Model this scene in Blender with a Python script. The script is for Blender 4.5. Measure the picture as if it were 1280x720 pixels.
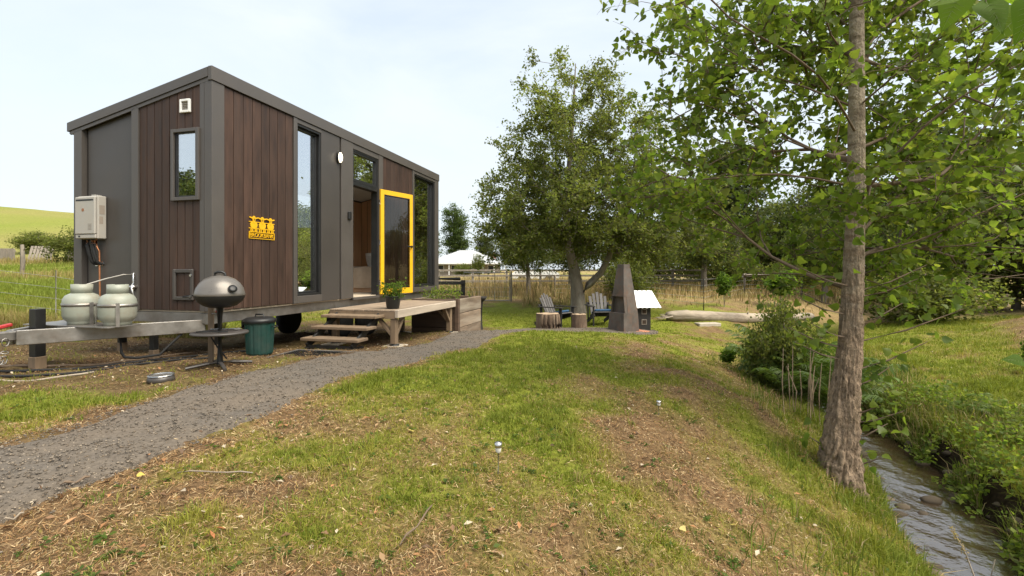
import bpy, math, random
import numpy as np
from mathutils import Vector, Matrix

for o in list(bpy.data.objects):
    bpy.data.objects.remove(o)
scene = bpy.context.scene
COL = scene.collection
PI = math.pi
CZ = 1.2                                   # eye height above the datum

# ------------------------------------------------------------------ camera
cam = bpy.data.cameras.new('camera')
cam.sensor_width = 36.0
cam.lens = 16.875
cam.shift_y = -22 / 1280
cam.clip_start = 0.05
cam.clip_end = 3000
camo = bpy.data.objects.new('camera', cam)
camo.location = (0, 0, CZ)
camo.rotation_euler = (PI / 2, 0, 0)
COL.objects.link(camo)
scene.camera = camo

# ------------------------------------------------------------------ sky, sun, exposure
SUN_AZ = math.radians(125)                  # clockwise from +Y (the view direction)
SUN_EL = math.radians(54)
world = bpy.data.worlds.new('World')
scene.world = world
world.use_nodes = True
wn, wl = world.node_tree.nodes, world.node_tree.links
wn.clear()
w_out = wn.new('ShaderNodeOutputWorld')
w_bg = wn.new('ShaderNodeBackground')
w_sky = wn.new('ShaderNodeTexSky')
w_sky.sky_type = 'NISHITA'
w_sky.sun_disc = False
w_sky.sun_elevation = SUN_EL
w_sky.sun_rotation = SUN_AZ
w_sky.air_density = 1.0
w_sky.dust_density = 2.0
w_tc = wn.new('ShaderNodeTexCoord')
w_map = wn.new('ShaderNodeMapping')
w_map.inputs['Scale'].default_value = (1.0, 1.0, 2.6)
w_noise = wn.new('ShaderNodeTexNoise')
w_noise.inputs['Scale'].default_value = 1.7
w_noise.inputs['Detail'].default_value = 6
w_noise.inputs['Roughness'].default_value = 0.55
w_noise.inputs['Distortion'].default_value = 0.6
w_ramp = wn.new('ShaderNodeMapRange')
w_ramp.inputs['From Min'].default_value = 0.36
w_ramp.inputs['From Max'].default_value = 0.66
w_ramp.inputs['To Min'].default_value = 0.70
w_ramp.inputs['To Max'].default_value = 0.97
w_mix = wn.new('ShaderNodeMix')
w_mix.data_type = 'RGBA'
w_mix.inputs['B'].default_value = (3.32, 3.60, 3.78, 1)    # thin bright cloud, in the sky texture's own units
w_bg.inputs['Strength'].default_value = 0.1
wl.new(w_tc.outputs['Generated'], w_map.inputs['Vector'])
wl.new(w_map.outputs['Vector'], w_noise.inputs['Vector'])
wl.new(w_noise.outputs['Fac'], w_ramp.inputs['Value'])
wl.new(w_ramp.outputs['Result'], w_mix.inputs['Factor'])
wl.new(w_sky.outputs['Color'], w_mix.inputs['A'])
wl.new(w_mix.outputs['Result'], w_bg.inputs['Color'])
wl.new(w_bg.outputs['Background'], w_out.inputs['Surface'])

sun = bpy.data.lights.new('sun', 'SUN')
sun.energy = 2.6
sun.angle = math.radians(55)
sun.color = (1.0, 0.92, 0.78)
suno = bpy.data.objects.new('sun', sun)
sdir = Vector((math.sin(SUN_AZ) * math.cos(SUN_EL), math.cos(SUN_AZ) * math.cos(SUN_EL), math.sin(SUN_EL)))
suno.rotation_euler = sdir.to_track_quat('Z', 'Y').to_euler()
suno.location = sdir * 40
COL.objects.link(suno)

scene.view_settings.view_transform = 'Standard'
scene.view_settings.look = 'None'
scene.view_settings.exposure = 1.52
scene.view_settings.gamma = 1.0
scene.view_settings.use_curve_mapping = False
scene.render.engine = 'CYCLES'
scene.cycles.use_denoising = True
scene.cycles.max_bounces = 8
scene.cycles.transparent_max_bounces = 12
scene.cycles.sample_clamp_indirect = 6.0

# ------------------------------------------------------------------ helpers
rng = np.random.default_rng(7)
random.seed(7)


def S(r, g, b):
    """an sRGB 0-255 colour as linear"""
    f = lambda c: (c / 255 / 12.92) if c / 255 <= 0.04045 else ((c / 255 + 0.055) / 1.055) ** 2.4
    return (f(r), f(g), f(b))


def tag(o, label=None, cat=None, group=None, kind=None):
    if label: o['label'] = label
    if cat: o['category'] = cat
    if group: o['group'] = group
    if kind: o['kind'] = kind
    return o


def empty(name, loc=(0, 0, 0), rz=0.0, label=None, cat=None, group=None):
    o = bpy.data.objects.new(name, None)
    o.location = loc
    o.rotation_euler = (0, 0, rz)
    o.empty_display_size = 0.1
    COL.objects.link(o)
    return tag(o, label, cat, group)


def link(name, me, parent=None, loc=None, rot=None, scale=None):
    o = bpy.data.objects.new(name, me)
    COL.objects.link(o)
    if parent is not None: o.parent = parent
    if loc is not None: o.location = loc
    if rot is not None: o.rotation_euler = rot
    if scale is not None: o.scale = scale
    return o


def frame_of(d):
    d = Vector(d).normalized()
    a = Vector((0, 0, 1)) if abs(d.z) < 0.9 else Vector((1, 0, 0))
    x = d.cross(a).normalized()
    return x, x.cross(d).normalized(), d


class MB:
    """collects shapes into one mesh"""
    def __init__(s):
        s.v, s.f, s.sm = [], [], []

    def add(s, vs, fs, smooth=False):
        n = len(s.v)
        s.v += [tuple(p) for p in vs]
        s.f += [tuple(i + n for i in f) for f in fs]
        s.sm += [smooth] * len(fs)
        return s

    def box(s, x0, x1, y0, y1, z0, z1, b=0.0, m=None):
        if b <= 0:
            vs = [(x, y, z) for x in (x0, x1) for y in (y0, y1) for z in (z0, z1)]
            fs = [(0, 1, 3, 2), (4, 6, 7, 5), (0, 4, 5, 1), (2, 3, 7, 6), (0, 2, 6, 4), (1, 5, 7, 3)]
        else:
            b = min(b, (x1 - x0) * .45, (y1 - y0) * .45, (z1 - z0) * .45)
            vs, idx = [], {}
            for i in (0, 1):
                for j in (0, 1):
                    for k in (0, 1):
                        X, Y, Z = (x0, x1)[i], (y0, y1)[j], (z0, z1)[k]
                        dx, dy, dz = (b, -b)[i], (b, -b)[j], (b, -b)[k]
                        for a, p in enumerate(((X, Y + dy, Z + dz), (X + dx, Y, Z + dz), (X + dx, Y + dy, Z))):
                            idx[i, j, k, a] = len(vs)
                            vs.append(p)
            fs = []
            for i in (0, 1):
                q = [idx[i, 0, 0, 0], idx[i, 1, 0, 0], idx[i, 1, 1, 0], idx[i, 0, 1, 0]]
                fs.append(q if i else q[::-1])
                q = [idx[0, i, 0, 1], idx[0, i, 1, 1], idx[1, i, 1, 1], idx[1, i, 0, 1]]
                fs.append(q if i else q[::-1])
                q = [idx[0, 0, i, 2], idx[1, 0, i, 2], idx[1, 1, i, 2], idx[0, 1, i, 2]]
                fs.append(q if i else q[::-1])
            for i in (0, 1):
                for j in (0, 1):
                    fs.append((idx[i, j, 0, 0], idx[i, j, 1, 0], idx[i, j, 1, 1], idx[i, j, 0, 1]))
                    fs.append((idx[i, 0, j, 0], idx[i, 1, j, 0], idx[i, 1, j, 2], idx[i, 0, j, 2]))
                    fs.append((idx[0, i, j, 1], idx[1, i, j, 1], idx[1, i, j, 2], idx[0, i, j, 2]))
                    for k in (0, 1):
                        fs.append((idx[i, j, k, 0], idx[i, j, k, 1], idx[i, j, k, 2]))
        if m is not None:
            vs = [tuple(m @ Vector(p)) for p in vs]
        return s.add(vs, fs)

    def beam(s, p0, p1, w, h, b=0.004, up=(0, 0, 1)):
        """a squared timber from p0 to p1, w across and h along up"""
        p0, p1 = Vector(p0), Vector(p1)
        d = (p1 - p0)
        L = d.length
        d.normalize()
        y = Vector(up).cross(d)
        if y.length < 1e-4: y = Vector((1, 0, 0)).cross(d)
        y.normalize()
        z = d.cross(y)
        m = Matrix(((d.x, y.x, z.x, p0.x), (d.y, y.y, z.y, p0.y), (d.z, y.z, z.z, p0.z), (0, 0, 0, 1)))
        return s.box(0, L, -w / 2, w / 2, -h / 2, h / 2, b, m)

    def prism(s, pts, ext):
        """a polygon (3-D points) pushed along ext"""
        n = len(pts)
        e = Vector(ext)
        a = [Vector(p) for p in pts]
        vs = a + [p + e for p in a]
        fs = [tuple(range(n))[::-1], tuple(range(n, 2 * n))]
        fs += [(i, (i + 1) % n, n + (i + 1) % n, n + i) for i in range(n)]
        return s.add(vs, fs)

    def tube(s, pts, rad, n=8, cap=True, smooth=True):
        pts = [Vector(p) for p in pts]
        if not hasattr(rad, '__len__'): rad = [rad] * len(pts)
        vs, fs = [], []
        x = None
        for i, p in enumerate(pts):
            d = (pts[min(i + 1, len(pts) - 1)] - pts[max(i - 1, 0)])
            if x is None:
                x, y, d = frame_of(d)
            else:
                d.normalize()
                x = (x - d * x.dot(d)).normalized()
                y = d.cross(x)
            for k in range(n):
                a = 2 * PI * k / n
                vs.append(p + (x * math.cos(a) + y * math.sin(a)) * rad[i])
        for i in range(len(pts) - 1):
            for k in range(n):
                k2 = (k + 1) % n
                fs.append((i * n + k, i * n + k2, (i + 1) * n + k2, (i + 1) * n + k))
        s.add(vs, fs, smooth)
        if cap:
            s.add(vs[:n], [tuple(range(n))[::-1]])
            s.add(vs[-n:], [tuple(range(n))])
        return s

    def lathe(s, prof, n=24, c=(0, 0, 0), sx=1.0, sy=1.0, wob=0.0):
        vs, fs = [], []
        for r, z in prof:
            for k in range(n):
                a = 2 * PI * k / n
                w = 1 + wob * math.sin(a * 3 + r * 7) * math.cos(a * 5)
                vs.append((c[0] + r * w * math.cos(a) * sx, c[1] + r * w * math.sin(a) * sy, c[2] + z))
        for i in range(len(prof) - 1):
            for k in range(n):
                k2 = (k + 1) % n
                fs.append((i * n + k, i * n + k2, (i + 1) * n + k2, (i + 1) * n + k))
        s.add(vs, fs, True)
        if prof[0][0] > 1e-3: s.add(vs[:n], [tuple(range(n))[::-1]])
        if prof[-1][0] > 1e-3: s.add(vs[-n:], [tuple(range(n))])
        return s

    def mesh(s, name, mat):
        me = bpy.data.meshes.new(name)
        me.from_pydata(s.v, [], s.f)
        me.polygons.foreach_set('use_smooth', s.sm)
        me.materials.append(mat)
        me.update()
        return me

    def build(s, name, mat, parent=None, loc=None, rot=None):
        return link(name, s.mesh(name, mat), parent, loc, rot)


def fast_mesh(name, V, F, mat, cols=None, smooth=False):
    """triangles straight from numpy; cols is one colour per vertex"""
    V = np.asarray(V, np.float32).reshape(-1, 3)
    F = np.asarray(F, np.int32).reshape(-1, 3)
    me = bpy.data.meshes.new(name)
    me.vertices.add(len(V))
    me.vertices.foreach_set('co', V.ravel())
    me.loops.add(F.size)
    me.loops.foreach_set('vertex_index', F.ravel())
    me.polygons.add(len(F))
    me.polygons.foreach_set('loop_start', np.arange(0, F.size, 3, dtype=np.int32))
    if smooth: me.polygons.foreach_set('use_smooth', np.ones(len(F), bool))
    me.update(calc_edges=True)
    if cols is not None:
        c = np.ones((len(V), 4), np.float32)
        c[:, :3] = cols
        me.attributes.new('col', 'FLOAT_COLOR', 'POINT').data.foreach_set('color', c.ravel())
    me.materials.append(mat)
    return me


# ------------------------------------------------------------------ numpy noise
def _hash(ix, iy, seed):
    h = (ix.astype(np.int64) * 374761393 + iy.astype(np.int64) * 668265263 + seed * 1442695041) & 0x7fffffff
    h = ((h ^ (h >> 13)) * 1274126177) & 0x7fffffff
    return ((h ^ (h >> 16)) & 0xffff) / 65535.0


def vnoise(x, y, seed=0):
    x, y = np.asarray(x, float), np.asarray(y, float)
    ix, iy = np.floor(x), np.floor(y)
    fx, fy = x - ix, y - iy
    fx, fy = fx * fx * (3 - 2 * fx), fy * fy * (3 - 2 * fy)
    ix, iy = ix.astype(np.int64), iy.astype(np.int64)
    a, b = _hash(ix, iy, seed), _hash(ix + 1, iy, seed)
    c, d = _hash(ix, iy + 1, seed), _hash(ix + 1, iy + 1, seed)
    return (a * (1 - fx) + b * fx) * (1 - fy) + (c * (1 - fx) + d * fx) * fy


def fbm(x, y, seed=0, oct=4):
    t, a, s = 0.0, 0.5, 0.0
    for k in range(oct):
        t = t + a * vnoise(np.asarray(x) * 2 ** k + 13.7 * k, np.asarray(y) * 2 ** k - 7.1 * k, seed + k)
        s += a
        a *= 0.5
    return t / s


def sstep(a, b, x):
    t = np.clip((np.asarray(x, float) - a) / (b - a), 0, 1)
    return t * t * (3 - 2 * t)


# ------------------------------------------------------------------ materials
MATS = {}


def nodes_of(name):
    m = bpy.data.materials.new(name)
    m.use_nodes = True
    n = m.node_tree.nodes
    return m, n, m.node_tree.links, n['Principled BSDF'], n['Material Output']


def pm(name, base, rough=0.6, var=0.18, scale=6.0, bump=0.15, bscale=30.0, metal=0.0, stretch=(1, 1, 1), spec=0.4,
       dirt=None, dirt_amt=0.0, dirt_scale=3.0, rand=0.0, bdist=0.01, coat=0.0):
    """plain painted / wooden / stone surface: noise in the colour, noise relief, optional blotches of dirt, per-object tint"""
    m, n, l, p, out = nodes_of(name)
    tc = n.new('ShaderNodeTexCoord')
    mp = n.new('ShaderNodeMapping')
    mp.inputs['Scale'].default_value = stretch
    l.new(tc.outputs['Object'], mp.inputs['Vector'])
    oi = n.new('ShaderNodeObjectInfo')
    off = n.new('ShaderNodeVectorMath'); off.operation = 'MULTIPLY_ADD'
    l.new(oi.outputs['Random'], off.inputs[0])
    off.inputs[1].default_value = (37.0, 19.0, 53.0)
    l.new(mp.outputs['Vector'], off.inputs[2])
    nz = n.new('ShaderNodeTexNoise')
    nz.inputs['Scale'].default_value = scale
    nz.inputs['Detail'].default_value = 6
    nz.inputs['Roughness'].default_value = 0.6
    l.new(off.outputs['Vector'], nz.inputs['Vector'])
    mr = n.new('ShaderNodeMapRange')
    mr.inputs['From Min'].default_value = 0.3
    mr.inputs['From Max'].default_value = 0.7
    mr.inputs['To Min'].default_value = 1 - var
    mr.inputs['To Max'].default_value = 1 + var
    l.new(nz.outputs['Fac'], mr.inputs['Value'])
    val = mr.outputs['Result']
    if rand:
        r2 = n.new('ShaderNodeMapRange')
        r2.inputs['To Min'].default_value = 1 - rand
        r2.inputs['To Max'].default_value = 1 + rand
        l.new(oi.outputs['Random'], r2.inputs['Value'])
        mu = n.new('ShaderNodeMath'); mu.operation = 'MULTIPLY'
        l.new(val, mu.inputs[0]); l.new(r2.outputs['Result'], mu.inputs[1])
        val = mu.outputs[0]
    sc = n.new('ShaderNodeVectorMath'); sc.operation = 'SCALE'
    sc.inputs[0].default_value = base[:3]
    l.new(val, sc.inputs['Scale'])
    colour = sc.outputs['Vector']
    if dirt is not None:
        dn = n.new('ShaderNodeTexNoise')
        dn.inputs['Scale'].default_value = dirt_scale
        dn.inputs['Detail'].default_value = 8
        dn.inputs['Roughness'].default_value = 0.68
        l.new(off.outputs['Vector'], dn.inputs['Vector'])
        dr = n.new('ShaderNodeMapRange')
        dr.inputs['From Min'].default_value = 0.48
        dr.inputs['From Max'].default_value = 0.68
        dr.inputs['To Max'].default_value = dirt_amt
        l.new(dn.outputs['Fac'], dr.inputs['Value'])
        mx = n.new('ShaderNodeMix'); mx.data_type = 'RGBA'
        mx.inputs['B'].default_value = (*dirt, 1)
        l.new(dr.outputs['Result'], mx.inputs['Factor'])
        l.new(colour, mx.inputs['A'])
        colour = mx.outputs['Result']
    l.new(colour, p.inputs['Base Color'])
    rr = n.new('ShaderNodeMapRange')
    rr.inputs['From Min'].default_value = 0.3
    rr.inputs['From Max'].default_value = 0.7
    rr.inputs['To Min'].default_value = max(0.02, rough - 0.08)
    rr.inputs['To Max'].default_value = min(1, rough + 0.08)
    l.new(nz.outputs['Fac'], rr.inputs['Value'])
    l.new(rr.outputs['Result'], p.inputs['Roughness'])
    p.inputs['Metallic'].default_value = metal
    p.inputs['Specular IOR Level'].default_value = spec
    p.inputs['Coat Weight'].default_value = coat
    if bump:
        bn = n.new('ShaderNodeTexNoise')
        bn.inputs['Scale'].default_value = bscale
        bn.inputs['Detail'].default_value = 5
        l.new(off.outputs['Vector'], bn.inputs['Vector'])
        bp = n.new('ShaderNodeBump')
        bp.inputs['Strength'].default_value = bump
        bp.inputs['Distance'].default_value = bdist
        l.new(bn.outputs['Fac'], bp.inputs['Height'])
        l.new(bp.outputs['Normal'], p.inputs['Normal'])
    MATS[name] = m
    return m


def leafmat(name, trans=0.4, rough=0.5, single=None, spec=0.3, tint=(1.25, 1.3, 0.7), gloss_bump=0.0):
    """foliage: colour from the mesh's own attribute, or per object from two colours; light passes through"""
    m, n, l, p, out = nodes_of(name)
    if single is None:
        at = n.new('ShaderNodeAttribute')
        at.attribute_name = 'col'
        c = at.outputs['Color']
    else:
        oi = n.new('ShaderNodeObjectInfo')
        mx = n.new('ShaderNodeMix'); mx.data_type = 'RGBA'
        mx.inputs['A'].default_value = (*single[0], 1)
        mx.inputs['B'].default_value = (*single[1], 1)
        l.new(oi.outputs['Random'], mx.inputs['Factor'])
        c = mx.outputs['Result']
    l.new(c, p.inputs['Base Color'])
    p.inputs['Roughness'].default_value = rough
    p.inputs['Specular IOR Level'].default_value = spec
    if trans > 0:
        tr = n.new('ShaderNodeBsdfTranslucent')
        mu = n.new('ShaderNodeVectorMath'); mu.operation = 'MULTIPLY'
        mu.inputs[1].default_value = tint
        l.new(c, mu.inputs[0])
        l.new(mu.outputs['Vector'], tr.inputs['Color'])
        ms = n.new('ShaderNodeMixShader')
        ms.inputs[0].default_value = trans
        l.new(p.outputs[0], ms.inputs[1])
        l.new(tr.outputs[0], ms.inputs[2])
        l.new(ms.outputs[0], out.inputs['Surface'])
    MATS[name] = m
    return m


def glassmat(name, refl0, refl1, tint=(0.75, 0.77, 0.76)):
    """a thin pane: mirrors some of the light, lets the rest through"""
    m, n, l, p, out = nodes_of(name)
    n.remove(p)
    g = n.new('ShaderNodeBsdfGlossy')
    g.inputs['Roughness'].default_value = 0.008
    g.inputs['Color'].default_value = (0.92, 0.94, 0.95, 1)
    t = n.new('ShaderNodeBsdfTransparent')
    t.inputs['Color'].default_value = (*tint, 1)
    lw = n.new('ShaderNodeLayerWeight')
    lw.inputs['Blend'].default_value = 0.35
    mr = n.new('ShaderNodeMapRange')
    mr.inputs['To Min'].default_value = refl0
    mr.inputs['To Max'].default_value = refl1
    l.new(lw.outputs['Facing'], mr.inputs['Value'])
    ms = n.new('ShaderNodeMixShader')
    l.new(mr.outputs['Result'], ms.inputs[0])
    l.new(t.outputs[0], ms.inputs[1])
    l.new(g.outputs[0], ms.inputs[2])
    l.new(ms.outputs[0], out.inputs['Surface'])
    MATS[name] = m
    return m


M_trim = pm('grey_steel_trim', (0.070, 0.062, 0.056), 0.42, 0.05, 3, 0.03, 60, spec=0.5, dirt=(0.088, 0.076, 0.065), dirt_amt=0.35, dirt_scale=1.2)
M_panel = pm('grey_steel_panel', (0.050, 0.044, 0.040), 0.40, 0.06, 1.2, 0.04, 2.0, spec=0.5, bdist=0.02, dirt=(0.070, 0.060, 0.051), dirt_amt=0.35, dirt_scale=0.9)
M_plank = pm('brown_cladding', (0.044, 0.0230, 0.0150), 0.6, 0.35, 16, 0.35, 22, stretch=(1, 1, 0.13), rand=0.26, bdist=0.006, dirt=(0.050, 0.032, 0.024), dirt_amt=0.5, dirt_scale=2.5)
M_black = pm('black_metal', (0.013, 0.013, 0.013), 0.42, 0.2, 8, 0.04, 60)
M_gap = pm('dark_backing', (0.010, 0.009, 0.008), 0.8, 0.2, 8, 0)
M_galv = pm('galvanised_steel', (0.27, 0.255, 0.235), 0.42, 0.16, 9, 0.06, 40, metal=0.75, dirt=(0.17, 0.13, 0.10), dirt_amt=0.55, dirt_scale=4)
M_yellow = pm('yellow_paint', (0.66, 0.37, 0.008), 0.4, 0.05, 5, 0.03, 60)
M_white = pm('white_paint', (0.74, 0.74, 0.72), 0.45, 0.05, 6, 0.03, 50, dirt=(0.45, 0.42, 0.38), dirt_amt=0.3)
M_offwhite = pm('offwhite_enamel', (0.36, 0.34, 0.305), 0.42, 0.06, 6, 0.02, 50, dirt=(0.34, 0.29, 0.23), dirt_amt=0.4, dirt_scale=6)
M_tank = pm('tank_enamel', (0.255, 0.270, 0.225), 0.42, 0.08, 5, 0.05, 12, dirt=(0.20, 0.165, 0.12), dirt_amt=0.6, dirt_scale=5)
M_timber = pm('weathered_timber', (0.25, 0.19, 0.135), 0.75, 0.25, 10, 0.35, 30, stretch=(0.12, 1, 1), rand=0.14, bdist=0.004, dirt=(0.19, 0.145, 0.10), dirt_amt=0.5)
M_timber_z = pm('weathered_post_timber', (0.185, 0.130, 0.082), 0.75, 0.25, 10, 0.35, 30, stretch=(1, 1, 0.12), rand=0.14, bdist=0.004, dirt=(0.18, 0.13, 0.09), dirt_amt=0.5)
M_oldwood = pm('old_sleeper', (0.165, 0.122, 0.085), 0.85, 0.35, 9, 0.6, 26, stretch=(0.14, 1, 1), rand=0.2, bdist=0.008, dirt=(0.33, 0.29, 0.23), dirt_amt=0.7, dirt_scale=3)
M_darkwood = pm('dark_sleeper', (0.075, 0.048, 0.032), 0.8, 0.35, 9, 0.5, 26, stretch=(1, 0.14, 1), rand=0.2, bdist=0.008)  # darker than the long-side sleepers; planter ends, corner post, board joints
M_bark = pm('poplar_bark', (0.250, 0.182, 0.122), 0.9, 0.45, 20, 1.0, 45, stretch=(1, 1, 0.6), bdist=0.03, dirt=(0.105, 0.072, 0.048), dirt_amt=0.7, dirt_scale=15)
_n, _l = M_bark.node_tree.nodes, M_bark.node_tree.links
_p = _n['Principled BSDF']
_src = _p.inputs['Base Color'].links[0].from_socket
_tc = _n.new('ShaderNodeTexCoord'); _sx = _n.new('ShaderNodeSeparateXYZ'); _l.new(_tc.outputs['Object'], _sx.inputs[0])
_nz = _n.new('ShaderNodeTexNoise'); _nz.inputs['Scale'].default_value = 3.5; _nz.inputs['Detail'].default_value = 6
_mp = _n.new('ShaderNodeMapping'); _mp.inputs['Scale'].default_value = (1.2, 1.2, 5.0); _l.new(_tc.outputs['Object'], _mp.inputs[0]); _l.new(_mp.outputs[0], _nz.inputs['Vector'])
_ad = _n.new('ShaderNodeMath'); _ad.operation = 'MULTIPLY_ADD'; _ad.inputs[1].default_value = 1.6; _l.new(_nz.outputs['Fac'], _ad.inputs[0]); _l.new(_sx.outputs['Z'], _ad.inputs[2])
_mr = _n.new('ShaderNodeMapRange'); _mr.inputs['From Min'].default_value = 2.1; _mr.inputs['From Max'].default_value = 3.3; _mr.inputs['To Max'].default_value = 0.85; _l.new(_ad.outputs[0], _mr.inputs['Value'])
_cr = _n.new('ShaderNodeValToRGB'); _cr.color_ramp.elements[0].color = (0.145, 0.112, 0.078, 1); _cr.color_ramp.elements[1].color = (0.32, 0.27, 0.20, 1)
_cr.color_ramp.elements[0].position = 0.35; _cr.color_ramp.elements[1].position = 0.55; _l.new(_nz.outputs['Fac'], _cr.inputs[0])
_mx = _n.new('ShaderNodeMix'); _mx.data_type = 'RGBA'; _l.new(_mr.outputs[0], _mx.inputs['Factor']); _l.new(_src, _mx.inputs['A']); _l.new(_cr.outputs[0], _mx.inputs['B']); _l.new(_mx.outputs['Result'], _p.inputs['Base Color'])
M_bark2 = pm('grey_bark', (0.17, 0.14, 0.11), 0.9, 0.35, 7, 0.9, 16, stretch=(1, 1, 0.35), bdist=0.03, dirt=(0.30, 0.28, 0.23), dirt_amt=0.6, dirt_scale=5)
M_twig = pm('twig_bark', (0.13, 0.092, 0.062), 0.85, 0.3, 10, 0.3, 30)
M_logw = pm('bleached_log', (0.30, 0.25, 0.19), 0.85, 0.3, 3.5, 0.8, 14, stretch=(0.22, 1, 1), bdist=0.02, dirt=(0.13, 0.10, 0.075), dirt_amt=0.75, dirt_scale=4)
M_stump = pm('stump_bark', (0.135, 0.092, 0.062), 0.9, 0.4, 6, 1.0, 10, stretch=(1, 1, 0.3), bdist=0.04, dirt=(0.30, 0.24, 0.17), dirt_amt=0.5)
M_cut = pm('sawn_wood', (0.38, 0.28, 0.185), 0.8, 0.2, 8, 0.3, 20, dirt=(0.2, 0.14, 0.09), dirt_amt=0.5)
M_steelrust = pm('weathered_plate', (0.088, 0.074, 0.064), 0.65, 0.3, 4, 0.15, 20, spec=0.3, dirt=(0.125, 0.068, 0.044), dirt_amt=0.7, dirt_scale=4.5)
M_brick = pm('terracotta', (0.33, 0.145, 0.085), 0.85, 0.2, 8, 0.3, 40, rand=0.25)
M_chair = pm('chair_slat_grey', (0.105, 0.098, 0.095), 0.7, 0.25, 9, 0.3, 30, rand=0.2)
M_cushion = pm('blue_cushion', (0.020, 0.060, 0.125), 0.85, 0.2, 20, 0.3, 120)
M_pot = pm('black_pot', (0.016, 0.018, 0.019), 0.38, 0.15, 8, 0.04, 40, spec=0.5)
M_bin = pm('green_plastic', (0.007, 0.042, 0.035), 0.45, 0.15, 7, 0.05, 30, dirt=(0.05, 0.06, 0.05), dirt_amt=0.4)
M_lidmetal = pm('grill_lid_grey', (0.15, 0.137, 0.123), 0.33, 0.08, 5, 0.02, 60, metal=0.35)
M_concrete = pm('concrete', (0.40, 0.355, 0.285), 0.9, 0.15, 10, 0.3, 50, dirt=(0.25, 0.2, 0.14), dirt_amt=0.5)
M_steel = pm('stainless', (0.55, 0.54, 0.52), 0.25, 0.08, 10, 0.0, metal=0.95)
M_ply = pm('plywood', (0.58, 0.34, 0.19), 0.5, 0.12, 5, 0.05, 20, stretch=(1, 1, 0.15))
M_linen = pm('cream_linen', (0.42, 0.31, 0.215), 0.9, 0.1, 8, 0.4, 60)
M_pillow = pm('white_linen', (0.78, 0.77, 0.75), 0.9, 0.05, 8, 0.3, 30)
M_floor = pm('light_floor', (0.55, 0.46, 0.35), 0.45, 0.1, 5, 0.05, 20)
M_inwhite = pm('inner_white', (0.72, 0.71, 0.68), 0.7, 0.03, 5, 0.02, 20)
M_rubber = pm('rubber', (0.012, 0.012, 0.012), 0.8, 0.2, 20, 0.2, 80)
M_redp = pm('red_plastic', (0.32, 0.02, 0.02), 0.5, 0.2, 20, 0.05, 80)
M_copper = pm('copper_pipe', (0.45, 0.2, 0.1), 0.4, 0.2, 20, 0.05, 80, metal=0.8)
M_corr = pm('corrugated_iron_white', (0.44, 0.45, 0.46), 0.45, 0.05, 1, 0.0)
M_weather = pm('house_wall_cream', (0.26, 0.22, 0.18), 0.8, 0.1, 1, 0.1, 5)
M_rail = pm('black_rail_timber', (0.022, 0.020, 0.018), 0.75, 0.3, 10, 0.3, 30)
M_greypost = pm('silvered_post', (0.22, 0.19, 0.155), 0.85, 0.3, 10, 0.4, 30, stretch=(1, 1, 0.2))
M_wire = pm('fence_wire', (0.30, 0.29, 0.27), 0.5, 0.15, 20, 0.0, metal=0.4)
M_soil = pm('dark_potting_soil', (0.045, 0.030, 0.020), 0.95, 0.3, 20, 0.6, 60)
M_fernleaf = leafmat('fern_leaf', 0.35, 0.5)
M_leaf = leafmat('leaf', 0.62, 0.48, spec=0.22)
M_leaf1 = leafmat('leaf_single', 0.62, 0.38, single=((0.100, 0.160, 0.024), (0.190, 0.245, 0.040)), spec=0.4)
M_bigleaf = leafmat('leaf_near', 0.6, 0.6, single=((0.080, 0.150, 0.018), (0.140, 0.215, 0.026)), spec=0.12)
M_grass = leafmat('grass_blade', 0.35, 0.6, spec=0.12, tint=(1.2, 1.2, 0.65))
M_straw = leafmat('straw', 0.15, 0.85, spec=0.06, tint=(1.1, 1.0, 0.8))
M_stone = leafmat('gravel_stone', 0.0, 0.85, spec=0.25)
M_yleaf = leafmat('yellow_leaf', 0.25, 0.6, single=((0.50, 0.40, 0.09), (0.62, 0.50, 0.20)))
M_oleaf = leafmat('orange_leaf', 0.2, 0.6, single=((0.36, 0.13, 0.05), (0.42, 0.24, 0.12)))
M_glass = glassmat('window_glass', 0.50, 0.95)
M_glassd = glassmat('door_glass', 0.03, 0.14, (0.74, 0.73, 0.70))
m_, n_, l_, p_, o_ = nodes_of('lamp_diffuser')
p_.inputs['Base Color'].default_value = (0.8, 0.75, 0.62, 1)
p_.inputs['Emission Color'].default_value = (1.0, 0.86, 0.60, 1)
p_.inputs['Emission Strength'].default_value = 1.3
M_lampglow = m_

# ------------------------------------------------------------------ terrain
WATER_Z = CZ - 2.3
_SY = np.array([-60, -10, -2, 1, 3.6, 5, 6.1, 8, 10, 13, 16, 20, 30, 60, 200.])
_SX = np.array([3.5, 2.6, 1.75, 2.3, 3.58, 4.3, 4.78, 5.15, 5.75, 7.6, 10.8, 16, 30, 70, 260.])
_yy = np.linspace(-60, 200, 2601)
_xx = np.interp(_yy, _SY, _SX)
_k = np.hanning(21); _k /= _k.sum()
_xx = np.convolve(np.pad(_xx, 10, mode='edge'), _k, mode='valid')
_sl = np.gradient(_xx, _yy)
_DY = np.array([-60, 0, 4.5, 5.2, 6.5, 7.9, 10.3, 11, 12, 13, 14, 16, 18, 20, 25, 30, 60, 120, 300, 900.])
_DD = np.array([1.0, 1.0, 1.03, 1.06, 1.14, 1.25, 1.33, 1.42, 1.53, 1.58, 1.60, 1.52, 1.38, 1.24, 1.1, 1.0, 0.8, 0.6, 0.3, 0.])
_LY = np.array([-60, 0, 8, 12, 18, 30, 60, 105, 130, 200, 900.])
_LD = np.array([1.0, 1.0, 1.04, 0.95, 0.40, -0.55, -4.1, -12.3, -15.2, -17.0, -17.])
_dyy = np.linspace(-60, 900, 9601)
_ddd = np.interp(_dyy, _DY, _DD)
_ddd = np.convolve(np.pad(_ddd, 6, mode='edge'), np.ones(13) / 13, mode='valid')


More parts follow.
